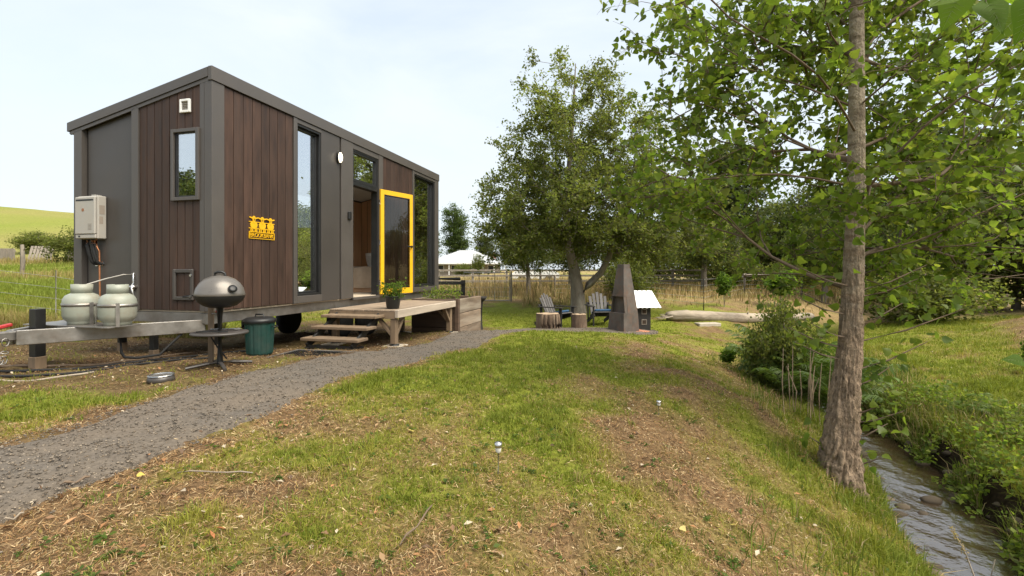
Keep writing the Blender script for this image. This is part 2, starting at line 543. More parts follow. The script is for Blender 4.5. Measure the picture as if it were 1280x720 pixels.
def stream_d(X, Y):
    c = 1 / np.sqrt(1 + np.interp(Y, _yy, _sl) ** 2)
    return (X - np.interp(Y, _yy, _xx)) * c


def ground(X, Y, rough=True):
    X, Y = np.asarray(X, float), np.asarray(Y, float)
    D = np.interp(Y, _dyy, _ddd)
    xb = -5.2 - 0.25 * np.clip(Y, 0, None)
    wl_ = sstep(0, 1, (xb - X) / (3.5 + 0.1 * np.clip(Y, 0, None)))
    LD = np.interp(Y, _LY, _LD)
    tilt = np.clip((X + 0.9 * Y) / 120, -0.4, 0.4) * sstep(40, 110, Y) * 9
    lawn = CZ - (D * (1 - wl_) + (LD + tilt) * wl_)
    d = stream_d(X, Y)
    if rough:
        d = d + (fbm(X * 1.1, Y * 1.1, 5, 3) - 0.5) * 0.5 * sstep(0.3, 1.0, np.abs(d))
    p = np.interp(-d, [0, 0.42, 0.56, 1.0, 1.7, 2.5, 3.6, 5], [-0.15, -0.05, 0.20, 0.42, 0.66, 0.86, 0.985, 1.0])
    q = np.interp(d, [0, 0.30, 0.46, 0.68, 1.3, 2.0, 4.0, 6, 9, 15, 30, 100], [-0.16, -0.06, 0.24, 0.38, 0.48, 0.56, 0.74, 1.35, 2.3, 3.6, 4.2, 4.8])
    left = WATER_Z + (lawn - WATER_Z) * p
    right = WATER_Z + q
    fade = sstep(48, 26, Y)
    right = right * fade + np.maximum(lawn, right) * (1 - fade)
    z = np.where(d < 0, left, right)
    if rough:
        near = sstep(60, 15, np.hypot(X, Y))
        z = z + (fbm(X * 0.9, Y * 0.9, 11, 3) - 0.5) * 0.10 * near * sstep(0.5, 1.2, np.abs(d))
        z = z + ((fbm(X * 4.0, Y * 4.0, 21, 3) - 0.5) * 0.06 + (fbm(X * 11.0, Y * 11.0, 23, 2) - 0.5) * 0.030) * near * sstep(0.4, 0.7, np.abs(d))
        z = z + (fbm(X * 0.08, Y * 0.08, 31, 3) - 0.5) * 1.2 * sstep(30, 90, np.hypot(X, Y))
    return z


def gz(x, y):
    return float(ground(np.array([x]), np.array([y]))[0])


# gravel path: centre line, half width
PATH = np.array([(-3.4, -1.5, .58), (-2.95, 0.6, .56), (-2.62, 1.8, .54), (-2.36, 2.9, .53), (-2.22, 3.9, .54), (-2.12, 4.8, .56), (-1.78, 5.8, .62),
                 (-1.32, 6.9, .52), (-0.98, 8.2, .50), (-0.72, 9.6, .52), (-0.45, 10.9, .62), (0.2, 11.9, .75), (1.2, 12.35, .95), (2.2, 12.4, 1.05), (3.1, 12.2, .85), (3.7, 12.0, .4)])
_t = np.linspace(0, len(PATH) - 1, 140)
PX = np.interp(_t, np.arange(len(PATH)), PATH[:, 0]); PY = np.interp(_t, np.arange(len(PATH)), PATH[:, 1]); PW = np.interp(_t, np.arange(len(PATH)), PATH[:, 2])
_pk = np.hanning(11); _pk /= _pk.sum()
_sm = lambda a: np.convolve(np.pad(a, 5, mode='edge'), _pk, mode='valid')
PX, PY, PW = _sm(PX), _sm(PY), _sm(PW)


def path_d(X, Y):
    """distance beyond the path's edge (negative inside)"""
    X, Y = np.ravel(X), np.ravel(Y)
    out = np.full(X.shape, 99.0)
    sel = (X > -5) & (X < 6) & (Y > -2.5) & (Y < 15)
    if sel.any():
        dx = X[sel][:, None] - PX[None]; dy = Y[sel][:, None] - PY[None]
        out[sel] = (np.hypot(dx, dy) - PW[None]).min(1)
    return out


TH = math.atan(157 / 600)
HS, HC = math.sin(TH), math.cos(TH)
HX, HY = -3.75, 6.0


def house_uv(X, Y):
    dx, dy = X - HX, Y - HY
    return HS * dx + HC * dy, -HC * dx + HS * dy          # along the long wall, into the house


def cover(X, Y):
    """what grows or lies where: lush, dry grass, bare dirt (each 0..1)"""
    X, Y = np.ravel(np.asarray(X, float)), np.ravel(np.asarray(Y, float))
    u, v = house_uv(X, Y)
    d = stream_d(X, Y)
    n1 = fbm(X * 0.9, Y * 0.9, 41, 4)
    n2 = fbm(X * 2.6, Y * 2.6, 51, 3)
    n3 = fbm(X * 0.35 + 3, Y * 0.35, 61, 3)
    dirt = sstep(0.9, 0.0, np.maximum.reduce([-1.55 - u + 0.35 * np.clip(v, -1, 2.6) * 0, u - 7.4, -v - 1.35 + 0.35 * (u < 0.6), v - 4.2]) + (n2 - 0.5) * 0.9)
    lush = 0.56 + 1.5 * (n1 - 0.5) + 1.6 * (n2 - 0.5)
    lush = lush + 0.50 * sstep(2.6, 5.0, Y) * sstep(-1.9, -0.5, X) * sstep(-3.2, -4.2, d + 0 * X)
    lush = lush - 0.30 * sstep(3.1, 1.9, Y) - 0.20 * sstep(3.4, 1.6, -d) * (d < 0) * sstep(6.5, 4.5, Y)
    lush = lush + 0.55 * sstep(0.95, 0.5, np.abs(d + 0.15)) + 0.30 * (d > 0.3) * sstep(16, 8, np.hypot(X - 7, Y - 7))
    lush = lush + 0.5 * np.exp(-((X + 3.3) ** 2 / 0.8 + (Y - 3.7) ** 2 / 0.5)) + 0.4 * np.exp(-((X + 1.45) ** 2 / 0.12 + (Y - 2.65) ** 2 / 0.05))
    lush = lush + 0.45 * sstep(17, 13, Y) * sstep(8.5, 10.5, Y) * sstep(-1.5, -0.2, X) * (d < -2.5)
    pd = path_d(X, Y)
    lush = lush - 0.5 * sstep(0.32, 0.0, pd)
    dry_far = sstep(17, 20, Y) * sstep(-5, -1, X) + (d > 3.6) * sstep(3.6, 4.6, d) * (X > 9) * 0.9 + sstep(0.25, 0.6, fbm(X * .12, Y * .1, 77, 3) - 0.15) * (Y > 40)
    field = (X < -5.5 - 0.1 * Y) & (Y > 9)
    dist = Y - 9
    lushf = 0.75 * np.exp(-((Y - 15.5) / 3.0) ** 2) + 0.75 * np.exp(-((Y - 24) / 2.2) ** 2) + 0.30 + 0.3 * (n1 - 0.5)
    lush = np.where(field & (Y < 34), lushf, lush)
    lush = np.where(field & (Y >= 34), 0.72 + 0.8 * (fbm(X * 0.05, Y * 0.03, 71, 3) - 0.5) + 0.25 * (n3 - .5), lush)
    lush = lush - 0.9 * np.clip(dry_far, 0, 1) * (~field)
    return np.clip(lush, 0, 1), np.clip(dirt, 0, 1), pd


C_SOIL = np.array((0.105, 0.066, 0.040))
C_STRAW = np.array((0.165, 0.106, 0.056))
C_GREEN = np.array((0.165, 0.182, 0.026))
C_GOLD = np.array((0.30, 0.225, 0.105))


def lines(segs):
    out = [segs[0][0]]
    for a, b, s in segs:
        n = max(1, int(round((b - a) / s)))
        out += list(a + (b - a) * (np.arange(n) + 1) / n)
    return np.array(out)


gx = lines([(-600, -160, 40), (-160, -60, 8), (-60, -20, 2), (-20, -9, .5), (-9, -5, .16), (-5, 6.5, .05), (6.5, 10, .16), (10, 24, .5), (24, 60, 2), (60, 160, 8), (160, 600, 40)])
gy = lines([(-120, -20, 10), (-20, -4, 1), (-4, 1, .25), (1, 9, .05), (9, 15, .14), (15, 24, .35), (24, 40, 1), (40, 150, 4), (150, 400, 25), (400, 900, 100)])
GX, GY = np.meshgrid(gx, gy)
GZ = ground(GX.ravel(), GY.ravel()).reshape(GX.shape)
lush, dirt, pd = cover(GX, GY)
far = sstep(14, 30, np.hypot(GX.ravel(), GY.ravel()))
gold = np.clip(fbm(GX.ravel() * .3, GY.ravel() * .3, 91, 3) * 1.2 - 0.1, 0, 1)
base = C_STRAW * (0.75 + 0.5 * fbm(GX.ravel() * 3, GY.ravel() * 3, 81, 3))[:, None]
base = base * (1 - far[:, None]) + (C_GOLD * (0.8 + .4 * gold[:, None])) * far[:, None]
gr = C_GREEN * (1 - far[:, None]) + np.array((0.185, 0.215, 0.040)) * far[:, None]
colr = base * (1 - lush[:, None]) + gr * lush[:, None]
colr = colr * (1 - dirt[:, None] * 0.85) + C_SOIL * (dirt[:, None] * 0.85)
wet = sstep(0.75, 0.5, np.abs(stream_d(GX.ravel(), GY.ravel())))[:, None] * (GY.ravel() < 60)[:, None]
colr = colr * (1 - wet) + np.array((0.028, 0.020, 0.012)) * wet
nx, ny = len(gx), len(gy)
ii = (np.arange(ny - 1)[:, None] * nx + np.arange(nx - 1)[None]).ravel()
F = np.concatenate([np.stack([ii, ii + 1, ii + nx + 1], 1), np.stack([ii, ii + nx + 1, ii + nx], 1)])

m, n, l, p, out = nodes_of('earth_and_turf')
at = n.new('ShaderNodeAttribute'); at.attribute_name = 'col'
tc = n.new('ShaderNodeTexCoord')
nz1 = n.new('ShaderNodeTexNoise'); nz1.inputs['Scale'].default_value = 26; nz1.inputs['Detail'].default_value = 8; nz1.inputs['Roughness'].default_value = 0.7
l.new(tc.outputs['Object'], nz1.inputs['Vector'])
nz2 = n.new('ShaderNodeTexNoise'); nz2.inputs['Scale'].default_value = 3.1; nz2.inputs['Detail'].default_value = 8; nz2.inputs['Roughness'].default_value = 0.65
l.new(tc.outputs['Object'], nz2.inputs['Vector'])
r1 = n.new('ShaderNodeMapRange'); r1.inputs['From Min'].default_value = .3; r1.inputs['From Max'].default_value = .7; r1.inputs['To Min'].default_value = .40; r1.inputs['To Max'].default_value = 1.45
l.new(nz1.outputs['Fac'], r1.inputs['Value'])
r2 = n.new('ShaderNodeMapRange'); r2.inputs['From Min'].default_value = .3; r2.inputs['From Max'].default_value = .7; r2.inputs['To Min'].default_value = .8; r2.inputs['To Max'].default_value = 1.2
l.new(nz2.outputs['Fac'], r2.inputs['Value'])
mu = n.new('ShaderNodeMath'); mu.operation = 'MULTIPLY'
l.new(r1.outputs['Result'], mu.inputs[0]); l.new(r2.outputs['Result'], mu.inputs[1])
sc = n.new('ShaderNodeVectorMath'); sc.operation = 'SCALE'
l.new(at.outputs['Color'], sc.inputs[0]); l.new(mu.outputs[0], sc.inputs['Scale'])
l.new(sc.outputs['Vector'], p.inputs['Base Color'])
p.inputs['Roughness'].default_value = 0.95
p.inputs['Specular IOR Level'].default_value = 0.05
bp = n.new('ShaderNodeBump'); bp.inputs['Strength'].default_value = 0.7; bp.inputs['Distance'].default_value = 0.03
l.new(nz1.outputs['Fac'], bp.inputs['Height']); l.new(bp.outputs['Normal'], p.inputs['Normal'])
M_ground = m
go = link('ground', fast_mesh('ground', np.stack([GX.ravel(), GY.ravel(), GZ.ravel()], 1), F, M_ground, colr, True))
tag(go, kind='structure')

# path sheet
tx, ty = np.gradient(PX), np.gradient(PY)
tl = np.hypot(tx, ty); tx, ty = tx / tl, ty / tl
acr = np.linspace(-1.12, 1.12, 19)
V = []
for i in range(len(PX)):
    for a in acr:
        w = PW[i] * (1 + 0.16 * (float(fbm(np.array([PX[i] * 1.7 + (9 if a > 0 else 0)]), np.array([PY[i] * 1.7]), 3, 3)[0]) - .5) * 2)
        x, y = PX[i] + ty[i] * a * w, PY[i] - tx[i] * a * w
        V.append((x, y, a))
V = np.array(V)
zz = ground(V[:, 0], V[:, 1])
sm_z = ground(V[:, 0], V[:, 1], False)
edge = np.abs(V[:, 2])
V[:, 2] = np.where(edge < 0.9, np.maximum(zz, 0.5 * zz + 0.5 * sm_z) + 0.016 + 0.012 * (1 - edge), zz + 0.016 - 0.06 * (edge - 0.9) / 0.22)
na = len(acr)
ii = (np.arange(len(PX) - 1)[:, None] * na + np.arange(na - 1)[None]).ravel()
F = np.concatenate([np.stack([ii, ii + 1, ii + na + 1], 1), np.stack([ii, ii + na + 1, ii + na], 1)])
m, n, l, p, out = nodes_of('fine_gravel')
tc = n.new('ShaderNodeTexCoord')
vo = n.new('ShaderNodeTexVoronoi'); vo.inputs['Scale'].default_value = 70
l.new(tc.outputs['Object'], vo.inputs['Vector'])
cr = n.new('ShaderNodeValToRGB')
cr.color_ramp.elements[0].color = (0.070, 0.058, 0.045, 1)
cr.color_ramp.elements[1].color = (0.125, 0.104, 0.082, 1)
sepc = n.new('ShaderNodeSeparateColor')
l.new(vo.outputs['Color'], sepc.inputs[0]); l.new(sepc.outputs[0], cr.inputs[0])
nz = n.new('ShaderNodeTexNoise'); nz.inputs['Scale'].default_value = 2.2; nz.inputs['Detail'].default_value = 6
l.new(tc.outputs['Object'], nz.inputs['Vector'])
mr = n.new('ShaderNodeMapRange'); mr.inputs['From Min'].default_value = .35; mr.inputs['From Max'].default_value = .75
mr.inputs['To Min'].default_value = 0; mr.inputs['To Max'].default_value = .55
l.new(nz.outputs['Fac'], mr.inputs['Value'])
mx = n.new('ShaderNodeMix'); mx.data_type = 'RGBA'; mx.inputs['B'].default_value = (0.145, 0.108, 0.072, 1)
l.new(mr.outputs['Result'], mx.inputs['Factor']); l.new(cr.outputs[0], mx.inputs['A']); l.new(mx.outputs['Result'], p.inputs['Base Color'])
p.inputs['Roughness'].default_value = 0.9
bp = n.new('ShaderNodeBump'); bp.inputs['Strength'].default_value = 0.5; bp.inputs['Distance'].default_value = 0.008
l.new(vo.outputs['Distance'], bp.inputs['Height']); l.new(bp.outputs['Normal'], p.inputs['Normal'])
po = link('gravel_path', fast_mesh('gravel_path', V, F, m, None, True))
tag(po, kind='structure')

# stream water: a rippled sheet following the bed
sy = np.arange(-3, 24, 0.035)
ac = np.linspace(-0.75, 0.75, 40)
SX = np.interp(sy, _yy, _xx); SS = np.interp(sy, _yy, _sl)
cs = 1 / np.sqrt(1 + SS ** 2)
X = SX[:, None] + ac[None] * cs[:, None]; Y = sy[:, None] - ac[None] * (SS * cs)[:, None]
fl = sy[:, None] / cs[:, None] + 0 * ac[None]
wp = (fbm(fl * 1.3, ac[None] * 2 + 0 * fl, 107, 3) - 0.5) * 3.2
h = (fbm(fl * 4.6 + ac[None] * 3.0 + wp, ac[None] * 3.2 + wp + 0 * fl, 101, 3) - 0.5) * 0.036 + (fbm(fl * 15 + ac[None] * 9 + wp * 2, ac[None] * 9 - wp + 0 * fl, 103, 2) - .5) * 0.013
h = h * (0.15 + 1.35 * fbm(fl * 1.1, ac[None] * 2.2 + 0 * fl, 109, 3) ** 1.4)
Z = WATER_Z + h
V = np.stack([X.ravel(), Y.ravel(), Z.ravel()], 1)
na = len(ac)
ii = (np.arange(len(sy) - 1)[:, None] * na + np.arange(na - 1)[None]).ravel()
F = np.concatenate([np.stack([ii, ii + 1, ii + na + 1], 1), np.stack([ii, ii + na + 1, ii + na], 1)])
m, n, l, p, out = nodes_of('creek_water')
p.inputs['Base Color'].default_value = (0.045, 0.030, 0.017, 1)
p.inputs['Roughness'].default_value = 0.06
p.inputs['Specular IOR Level'].default_value = 0.9
p.inputs['IOR'].default_value = 1.95
tc = n.new('ShaderNodeTexCoord')
nz = n.new('ShaderNodeTexNoise'); nz.inputs['Scale'].default_value = 22; nz.inputs['Detail'].default_value = 3
l.new(tc.outputs['Object'], nz.inputs['Vector'])
bp = n.new('ShaderNodeBump'); bp.inputs['Strength'].default_value = 0.22; bp.inputs['Distance'].default_value = 0.02
l.new(nz.outputs['Fac'], bp.inputs['Height']); l.new(bp.outputs['Normal'], p.inputs['Normal'])
so = link('stream_water', fast_mesh('stream_water', V, F, m, None, True))
tag(so, kind='structure')

# ------------------------------------------------------------------ tiny house on a trailer
HR = PI / 2 - TH


def hw(u, n, z=0.0):
    """house plan (along the long wall, out from it) to world"""
    return (HX + HS * u + HC * n, HY + HC * u - HS * n, z)


FL, TOP, SLP, HL, HWD = 0.70, 3.742, 0.2165, 7.0, 2.31
house = empty('tiny_house', (HX, HY, 0), HR, 'dark brown and grey tiny house on a trailer with an open yellow door', 'tiny house')


def roofz(v):
    return TOP - SLP * v


def part(name, mat, parent=house, **k):
    return lambda *a: MB().box(*a, **k).build(name, mat, parent)


# roof
MB().prism([(0, 0.032, roofz(0.032) - 0.004), (0, 2.40, roofz(2.40) - 0.004), (0, 2.40, roofz(2.40) - 0.13), (0, 0.032, roofz(0.032) - 0.15)], (HL, 0, 0)).build('roof', M_trim, house)
rf = [c for c in house.children if c.name == 'roof'][0]
MB().box(-0.035, HL + 0.035, -0.035, 0.028, 3.572, 3.748, 0.004).build('fascia', M_trim, rf)
MB().prism([(-0.036, 0.031, roofz(0.031) + 0.003), (-0.036, 2.42, roofz(2.42) + 0.003), (-0.036, 2.42, roofz(2.42) - 0.115), (-0.036, 0.031, roofz(0.031) - 0.115)], (0.033, 0, 0)).build('fascia', M_trim, rf)
MB().prism([(-0.022, 0.031, roofz(0.031) - 0.118), (-0.022, 2.38, roofz(2.38) - 0.118), (-0.022, 2.38, roofz(2.38) - 0.165), (-0.022, 0.031, roofz(0.031) - 0.165)], (0.02, 0, 0)).build('fascia', M_trim, rf)
MB().prism([(HL + 0.003, 0.031, roofz(0.031)), (HL + 0.003, 2.42, roofz(2.42)), (HL + 0.003, 2.42, roofz(2.42) - 0.13), (HL + 0.003, 0.031, roofz(0.031) - 0.13)], (0.03, 0, 0)).build('fascia', M_trim, rf)
MB().box(0, HL, 2.402, 2.43, roofz(2.41) - 0.14, roofz(2.41) + 0.0, 0.003).build('fascia', M_trim, rf)

# floor, chassis
MB().box(0.03, HL - 0.03, 0.03, HWD - 0.03, FL - 0.035, FL).build('floor', M_floor, house)
ch = MB().box(0.0, HL, 0.06, 0.12, 0.52, 0.662, 0.004).build('chassis', M_galv, house)
MB().box(0.0, HL, HWD - 0.12, HWD - 0.06, 0.52, 0.662, 0.004).build('rail', M_galv, ch)
for k, uu in enumerate((0.0, 1.2, 2.4, 3.6, 4.8, 6.0, 6.93)):
    MB().box(uu, uu + 0.06, 0.122, HWD - 0.122, 0.53, 0.66, 0.003).build('crossmember', M_galv, ch)
# A-frame drawbar
TIP = (-1.40, 1.14)
db = MB()
db.beam((0.05, 0.16, 0.50), (TIP[0] + 0.06, TIP[1] - 0.05, 0.50), 0.06, 0.155, 0.006)
draw = db.build('drawbar', M_galv, house)
MB().beam((0.05, HWD - 0.16, 0.50), (TIP[0] + 0.06, TIP[1] + 0.05, 0.50), 0.06, 0.155, 0.006).build('drawbar_arm', M_galv, draw)
MB().box(-0.98, -0.62, 0.34, 1.62, 0.575, 0.590, 0.002).build('bottle_tray', M_galv, draw)
cp = MB()
cp.box(TIP[0] - 0.20, TIP[0] + 0.10, TIP[1] - 0.05, TIP[1] + 0.05, 0.47, 0.57, 0.012)
cp.tube([(TIP[0] - 0.30, TIP[1], 0.50), (TIP[0] - 0.20, TIP[1], 0.52)], [0.045, 0.055], 12)
cp.build('coupling', M_galv, draw)
MB().beam((TIP[0] - 0.16, TIP[1], 0.60), (TIP[0] + 0.04, TIP[1] - 0.02, 0.64), 0.05, 0.035, 0.008).build('coupling_lever', M_redp, draw)
chn = MB()
for k in range(7):
    a = k / 6
    c0 = Vector((TIP[0] - 0.05 - 0.10 * a, TIP[1] - 0.09 - 0.04 * math.sin(a * 3), 0.47 - 0.20 * math.sin(a * PI) ))
    pts = [c0 + Vector((0.03 * math.cos(t), 0.016 * math.sin(t) * (k % 2), 0.03 * math.sin(t) * ((k + 1) % 2) + 0.012 * math.sin(t))) for t in np.linspace(0, 2 * PI, 9)]
    chn.tube(pts, 0.006, 5, False)
chn.build('safety_chain', M_galv, draw)


def house_leg(u, v, z1, w=0.05):
    g = gz(*hw(u, -v)[:2])
    o = MB().box(u - w, u + w, v - w, v + w, g + 0.14, z1, 0.004).build('support_leg', M_black, house)
    MB().box(u - w * 1.1, u + w * 1.1, v - w * 1.1, v + w * 1.1, g - 0.05, g + 0.138, 0.004).build('timber_block', M_timber_z, o)


house_leg(-1.05, 1.27, 0.775)
house_leg(-0.25, 0.62, 0.42, 0.035)
for uu in (0.35, 6.6):
    house_leg(uu, 0.35, 0.518, 0.04)
    house_leg(uu, 1.95, 0.518, 0.04)
for uu in (3.0, 3.9):
    for vv in (0.22, HWD - 0.22):
        g = gz(*hw(uu, -vv)[:2])
        w = empty('wheel', (uu, vv, g + 0.33)); w.parent = house
        MB().lathe([(0.19, -0.09), (0.28, -0.10), (0.325, -0.06), (0.335, 0), (0.325, 0.06), (0.28, 0.10), (0.19, 0.09)], 28).build('tyre', M_rubber, w, rot=(PI / 2, 0, 0))
        MB().lathe([(0.03, -0.05), (0.10, -0.06), (0.18, -0.03), (0.195, -0.08), (0.195, 0.08), (0.03, 0.05)], 20).build('rim', M_galv, w, rot=(PI / 2, 0, 0))

# ---- long wall (its outer face is the plane y = 0)
ZB, ZT = FL - 0.012, 3.570


def lw_box(name, u0, u1, z0, z1, y0, y1, mat, parent=house, b=0.003):
    return MB().box(u0, u1, y0, y1, z0, z1, b).build(name, mat, parent)


lw = lw_box('wall', 0.17, 1.452, ZB, ZT, 0.022, 0.10, M_gap)
lw_box('wall', 4.135, 5.498, ZB, ZT, 0.022, 0.10, M_gap)
for (a, b_, nn, z0) in ((0.172, 1.450, 8, ZB + 0.006), (4.138, 5.496, 8, ZB + 0.006)):
    wd = (b_ - a) / nn
    for i in range(nn):
        lw_box('plank', a + i * wd + 0.005, a + (i + 1) * wd - 0.005, z0, ZT - 0.004, -0.004, 0.022, M_plank, b=0.003)
lw_box('corner_trim', -0.020, 0.168, ZB - 0.004, 3.569, -0.020, 0.10, M_trim)
lw_box('trim', 1.454, 1.535, ZB - 0.004, 3.569, -0.022, 0.12, M_trim)
lw_box('flat_panel', 2.13, 2.640, ZB - 0.004, 3.569, -0.012, 0.10, M_panel)
lw_box('dark_channel', 2.641, 2.678, ZB, 3.569, 0.02, 0.10, M_gap)
lw_box('trim', 2.679, 3.045, ZB - 0.004, 3.569, -0.022, 0.10, M_trim)
lw_box('trim', 3.975, 4.133, ZB - 0.004, 3.569, -0.022, 0.10, M_trim)
lw_box('trim', 5.500, 5.580, ZB - 0.004, 3.569, -0.022, 0.12, M_trim)
lw_box('corner_trim', 6.790, 7.020, ZB - 0.004, 3.569, -0.020, 0.10, M_trim)


def window(u0, u1, z0, z1, sill=True, glass=M_glass, rec=0.10):
    """a recessed fixed window in the long wall: frame, pane, sill"""
    w = MB()
    t = 0.032
    w.box(u0, u0 + t, 0.0, rec + 0.02, z0, z1, 0.002)
    w.box(u1 - t, u1, 0.0, rec + 0.02, z0, z1, 0.002)
    w.box(u0 + t, u1 - t, 0.0, rec + 0.02, z1 - t, z1, 0.002)
    w.box(u0 + t, u1 - t, 0.0, rec + 0.02, z0, z0 + t, 0.002)
    t2 = t + 0.03
    w.box(u0 + t, u0 + t2, rec - 0.05, rec + 0.018, z0 + t, z1 - t, 0.002)
    w.box(u1 - t2, u1 - t, rec - 0.05, rec + 0.018, z0 + t, z1 - t, 0.002)
    w.box(u0 + t2, u1 - t2, rec - 0.05, rec + 0.018, z1 - t2, z1 - t, 0.002)
    w.box(u0 + t2, u1 - t2, rec - 0.05, rec + 0.018, z0 + t, z0 + t2, 0.002)
    f = w.build('window', M_black, house)
    MB().box(u0 + t2, u1 - t2, rec - 0.010, rec - 0.004, z0 + t2, z1 - t2).build('pane', glass, f)
    if sill:
        MB().box(u0, u1, -0.024, 0.09, ZB - 0.003, z0 - 0.002, 0.004).build('sill', M_trim, f)
        MB().box(u0, u1, -0.014, 0.09, z1 + 0.002, 3.569, 0.004).build('head_trim', M_trim, f)
    return f


window(1.537, 2.128, 0.80, 3.50)
window(5.582, 6.788, 0.80, 3.50)
window(3.055, 3.965, 2.87, 3.47, False, rec=0.06)
lw_box('head_trim', 3.047, 3.973, 3.472, 3.569, -0.014, 0.10, M_trim)
# door opening
df = MB()
df.box(3.047, 3.085, 0.0, 0.14, ZB, 2.868, 0.003).box(3.935, 3.973, 0.0, 0.14, ZB, 2.868, 0.003).box(3.086, 3.934, 0.0, 0.14, 2.800, 2.868, 0.003)
df.build('door_frame', M_black, house)
MB().box(3.047, 3.973, -0.03, 0.15, ZB - 0.045, ZB + 0.004, 0.004).build('threshold', M_trim, house)
door = empty('door', (3.985, -0.035, 0.0), -math.radians(17.2)); door.parent = house
dw, dz0, dz1 = 0.935, 0.708, 2.868
dm = MB()
st = 0.098
dm.box(0, st, -0.022, 0.022, dz0, dz1, 0.004).box(dw - st, dw, -0.022, 0.022, dz0, dz1, 0.004)
dm.box(st, dw - st, -0.0215, 0.0215, dz1 - st, dz1, 0.003).box(st, dw - st, -0.0215, 0.0215, dz0, dz0 + st * 1.25, 0.003)
dm.build('door_leaf', M_yellow, door)
bd = MB()
for s_ in (-0.0235, 0.0175):
    bd.box(st, st + .018, s_, s_ + 0.006, dz0 + st * 1.25, dz1 - st).box(dw - st - .018, dw - st, s_, s_ + 0.006, dz0 + st * 1.25, dz1 - st)
    bd.box(st + .018, dw - st - .018, s_, s_ + 0.006, dz1 - st - .018, dz1 - st).box(st + .018, dw - st - .018, s_, s_ + 0.006, dz0 + st * 1.25, dz0 + st * 1.25 + .018)
bd.build('glazing_bead', M_black, door)
MB().box(st + 0.002, dw - st - 0.002, -0.004, 0.004, dz0 + st * 1.25, dz1 - st).build('pane', M_glassd, door)
hd = MB()
hd.tube([(dw - 0.05, -0.022, 1.72), (dw - 0.05, -0.034, 1.72)], 0.028, 14)
hd.tube([(dw - 0.05, -0.03, 1.72), (dw - 0.05, -0.075, 1.72), (dw - 0.065, -0.082, 1.72), (dw - 0.24, -0.082, 1.72)], 0.016, 8)
hd.build('handle', M_black, door)
for z in (0.95, 1.78, 2.6):
    MB().tube([(-0.008, 0.0, z - 0.05), (-0.008, 0.0, z + 0.05)], 0.012, 8).build('hinge', M_steel, door)
# small keypad beside the door
MB().box(2.86, 2.95, -0.062, -0.023, 2.13, 2.28, 0.012).build('keypad', M_black, house)

# ---- end wall (outer face is the plane x = 0)
def ew_prism(name, v0, v1, z0, mat, x0, x1, drop=0.150, z1=None, parent=house):
    za, zb_ = (roofz(v0) - drop, roofz(v1) - drop) if z1 is None else (z1, z1)
    return MB().prism([(x0, v0, z0), (x0, v1, z0), (x0, v1, zb_), (x0, v0, za)], (x1 - x0, 0, 0)).build(name, mat, parent)


EW = (0.172, 0.612, 2.085, 2.995)                 # small window v0 v1 z0 z1
ew_prism('wall', 0.170, 0.171 + 0.012, ZB, M_gap, 0.02, 0.09)
ew_prism('wall', 0.183, 0.60, ZB, M_gap, 0.02, 0.09, z1=EW[2] - 0.01)
ew_prism('wall', 0.183, 0.60, EW[3] + 0.01, M_gap, 0.02, 0.09)
ew_prism('wall', 0.601, 1.170, ZB, M_gap, 0.02, 0.09)
wd = (1.168 - 0.170) / 8
for i in range(8):
    a, b_ = 0.170 + i * wd + 0.005, 0.170 + (i + 1) * wd - 0.005
    if b_ > EW[0] and a < EW[1] - 0.05:
        ew_prism('plank', a, b_, ZB + 0.006, M_plank, -0.004, 0.02, z1=EW[2] + 0.004)
        ew_prism('plank', a, b_, EW[3] - 0.004, M_plank, -0.004, 0.02)
    else:
        ew_prism('plank', a, b_, ZB + 0.006, M_plank, -0.004, 0.02)
ew_prism('corner_trim', 0.102, 0.168, ZB - 0.004, M_trim, -0.020, 0.09)
ew_prism('trim', 1.172, 1.285, ZB - 0.004, M_trim, -0.022, 0.09)
ew_prism('flat_panel', 1.286, 2.120, ZB - 0.004, M_panel, 0.030, 0.09)
ew_prism('dark_channel', 2.121, 2.168, ZB, M_gap, 0.05, 0.09)
ew_prism('corner_trim', 2.169, 2.312, ZB - 0.004, M_trim, -0.022, 0.09)
w = MB()
v0, v1, z0, z1 = EW
t = 0.045
w.box(-0.045, 0.06, v0 - 0.005, v0 + t, z0, z1, 0.004).box(-0.045, 0.06, v1 - t, v1, z0, z1, 0.004)
w.box(-0.045, 0.06, v0 + t, v1 - t, z1 - t, z1, 0.004).box(-0.045, 0.06, v0 + t, v1 - t, z0, z0 + t, 0.004)
f = w.build('window', M_trim, house)
ib = MB()
ib.box(-0.018, 0.05, v1 - t - 0.022, v1 - t, z0 + t, z1 - t).box(-0.018, 0.05, v0 + t, v0 + t + 0.012, z0 + t, z1 - t)
ib.box(-0.018, 0.05, v0 + t + .012, v1 - t - .022, z1 - t - 0.012, z1 - t).box(-0.018, 0.05, v0 + t + .012, v1 - t - .022, z0 + t, z0 + t + 0.02)
ib.build('inner_frame', M_black, f)
MB().box(-0.002, 0.004, v0 + t + .012, v1 - t - .022, z0 + t + .02, z1 - t - .012).build('pane', M_glass, f)
# vent grille
w = MB()
w.box(-0.035, -0.005, 0.318, 0.345, 3.20, 3.37, 0.004).box(-0.035, -0.005, 0.45, 0.478, 3.20, 3.37, 0.004).box(-0.035, -0.005, .346, .449, 3.34, 3.37, .004).box(-0.035, -0.005, .346, .449, 3.20, 3.23, .004)
f = w.build('vent', M_white, house)
for k in range(5):
    MB().beam((-0.014, 0.346, 3.245 + k * 0.021), (-0.014, 0.449, 3.245 + k * 0.021), 0.018, 0.005, 0, up=(0.5, 0, 1)).build('louvre', M_offwhite, f)
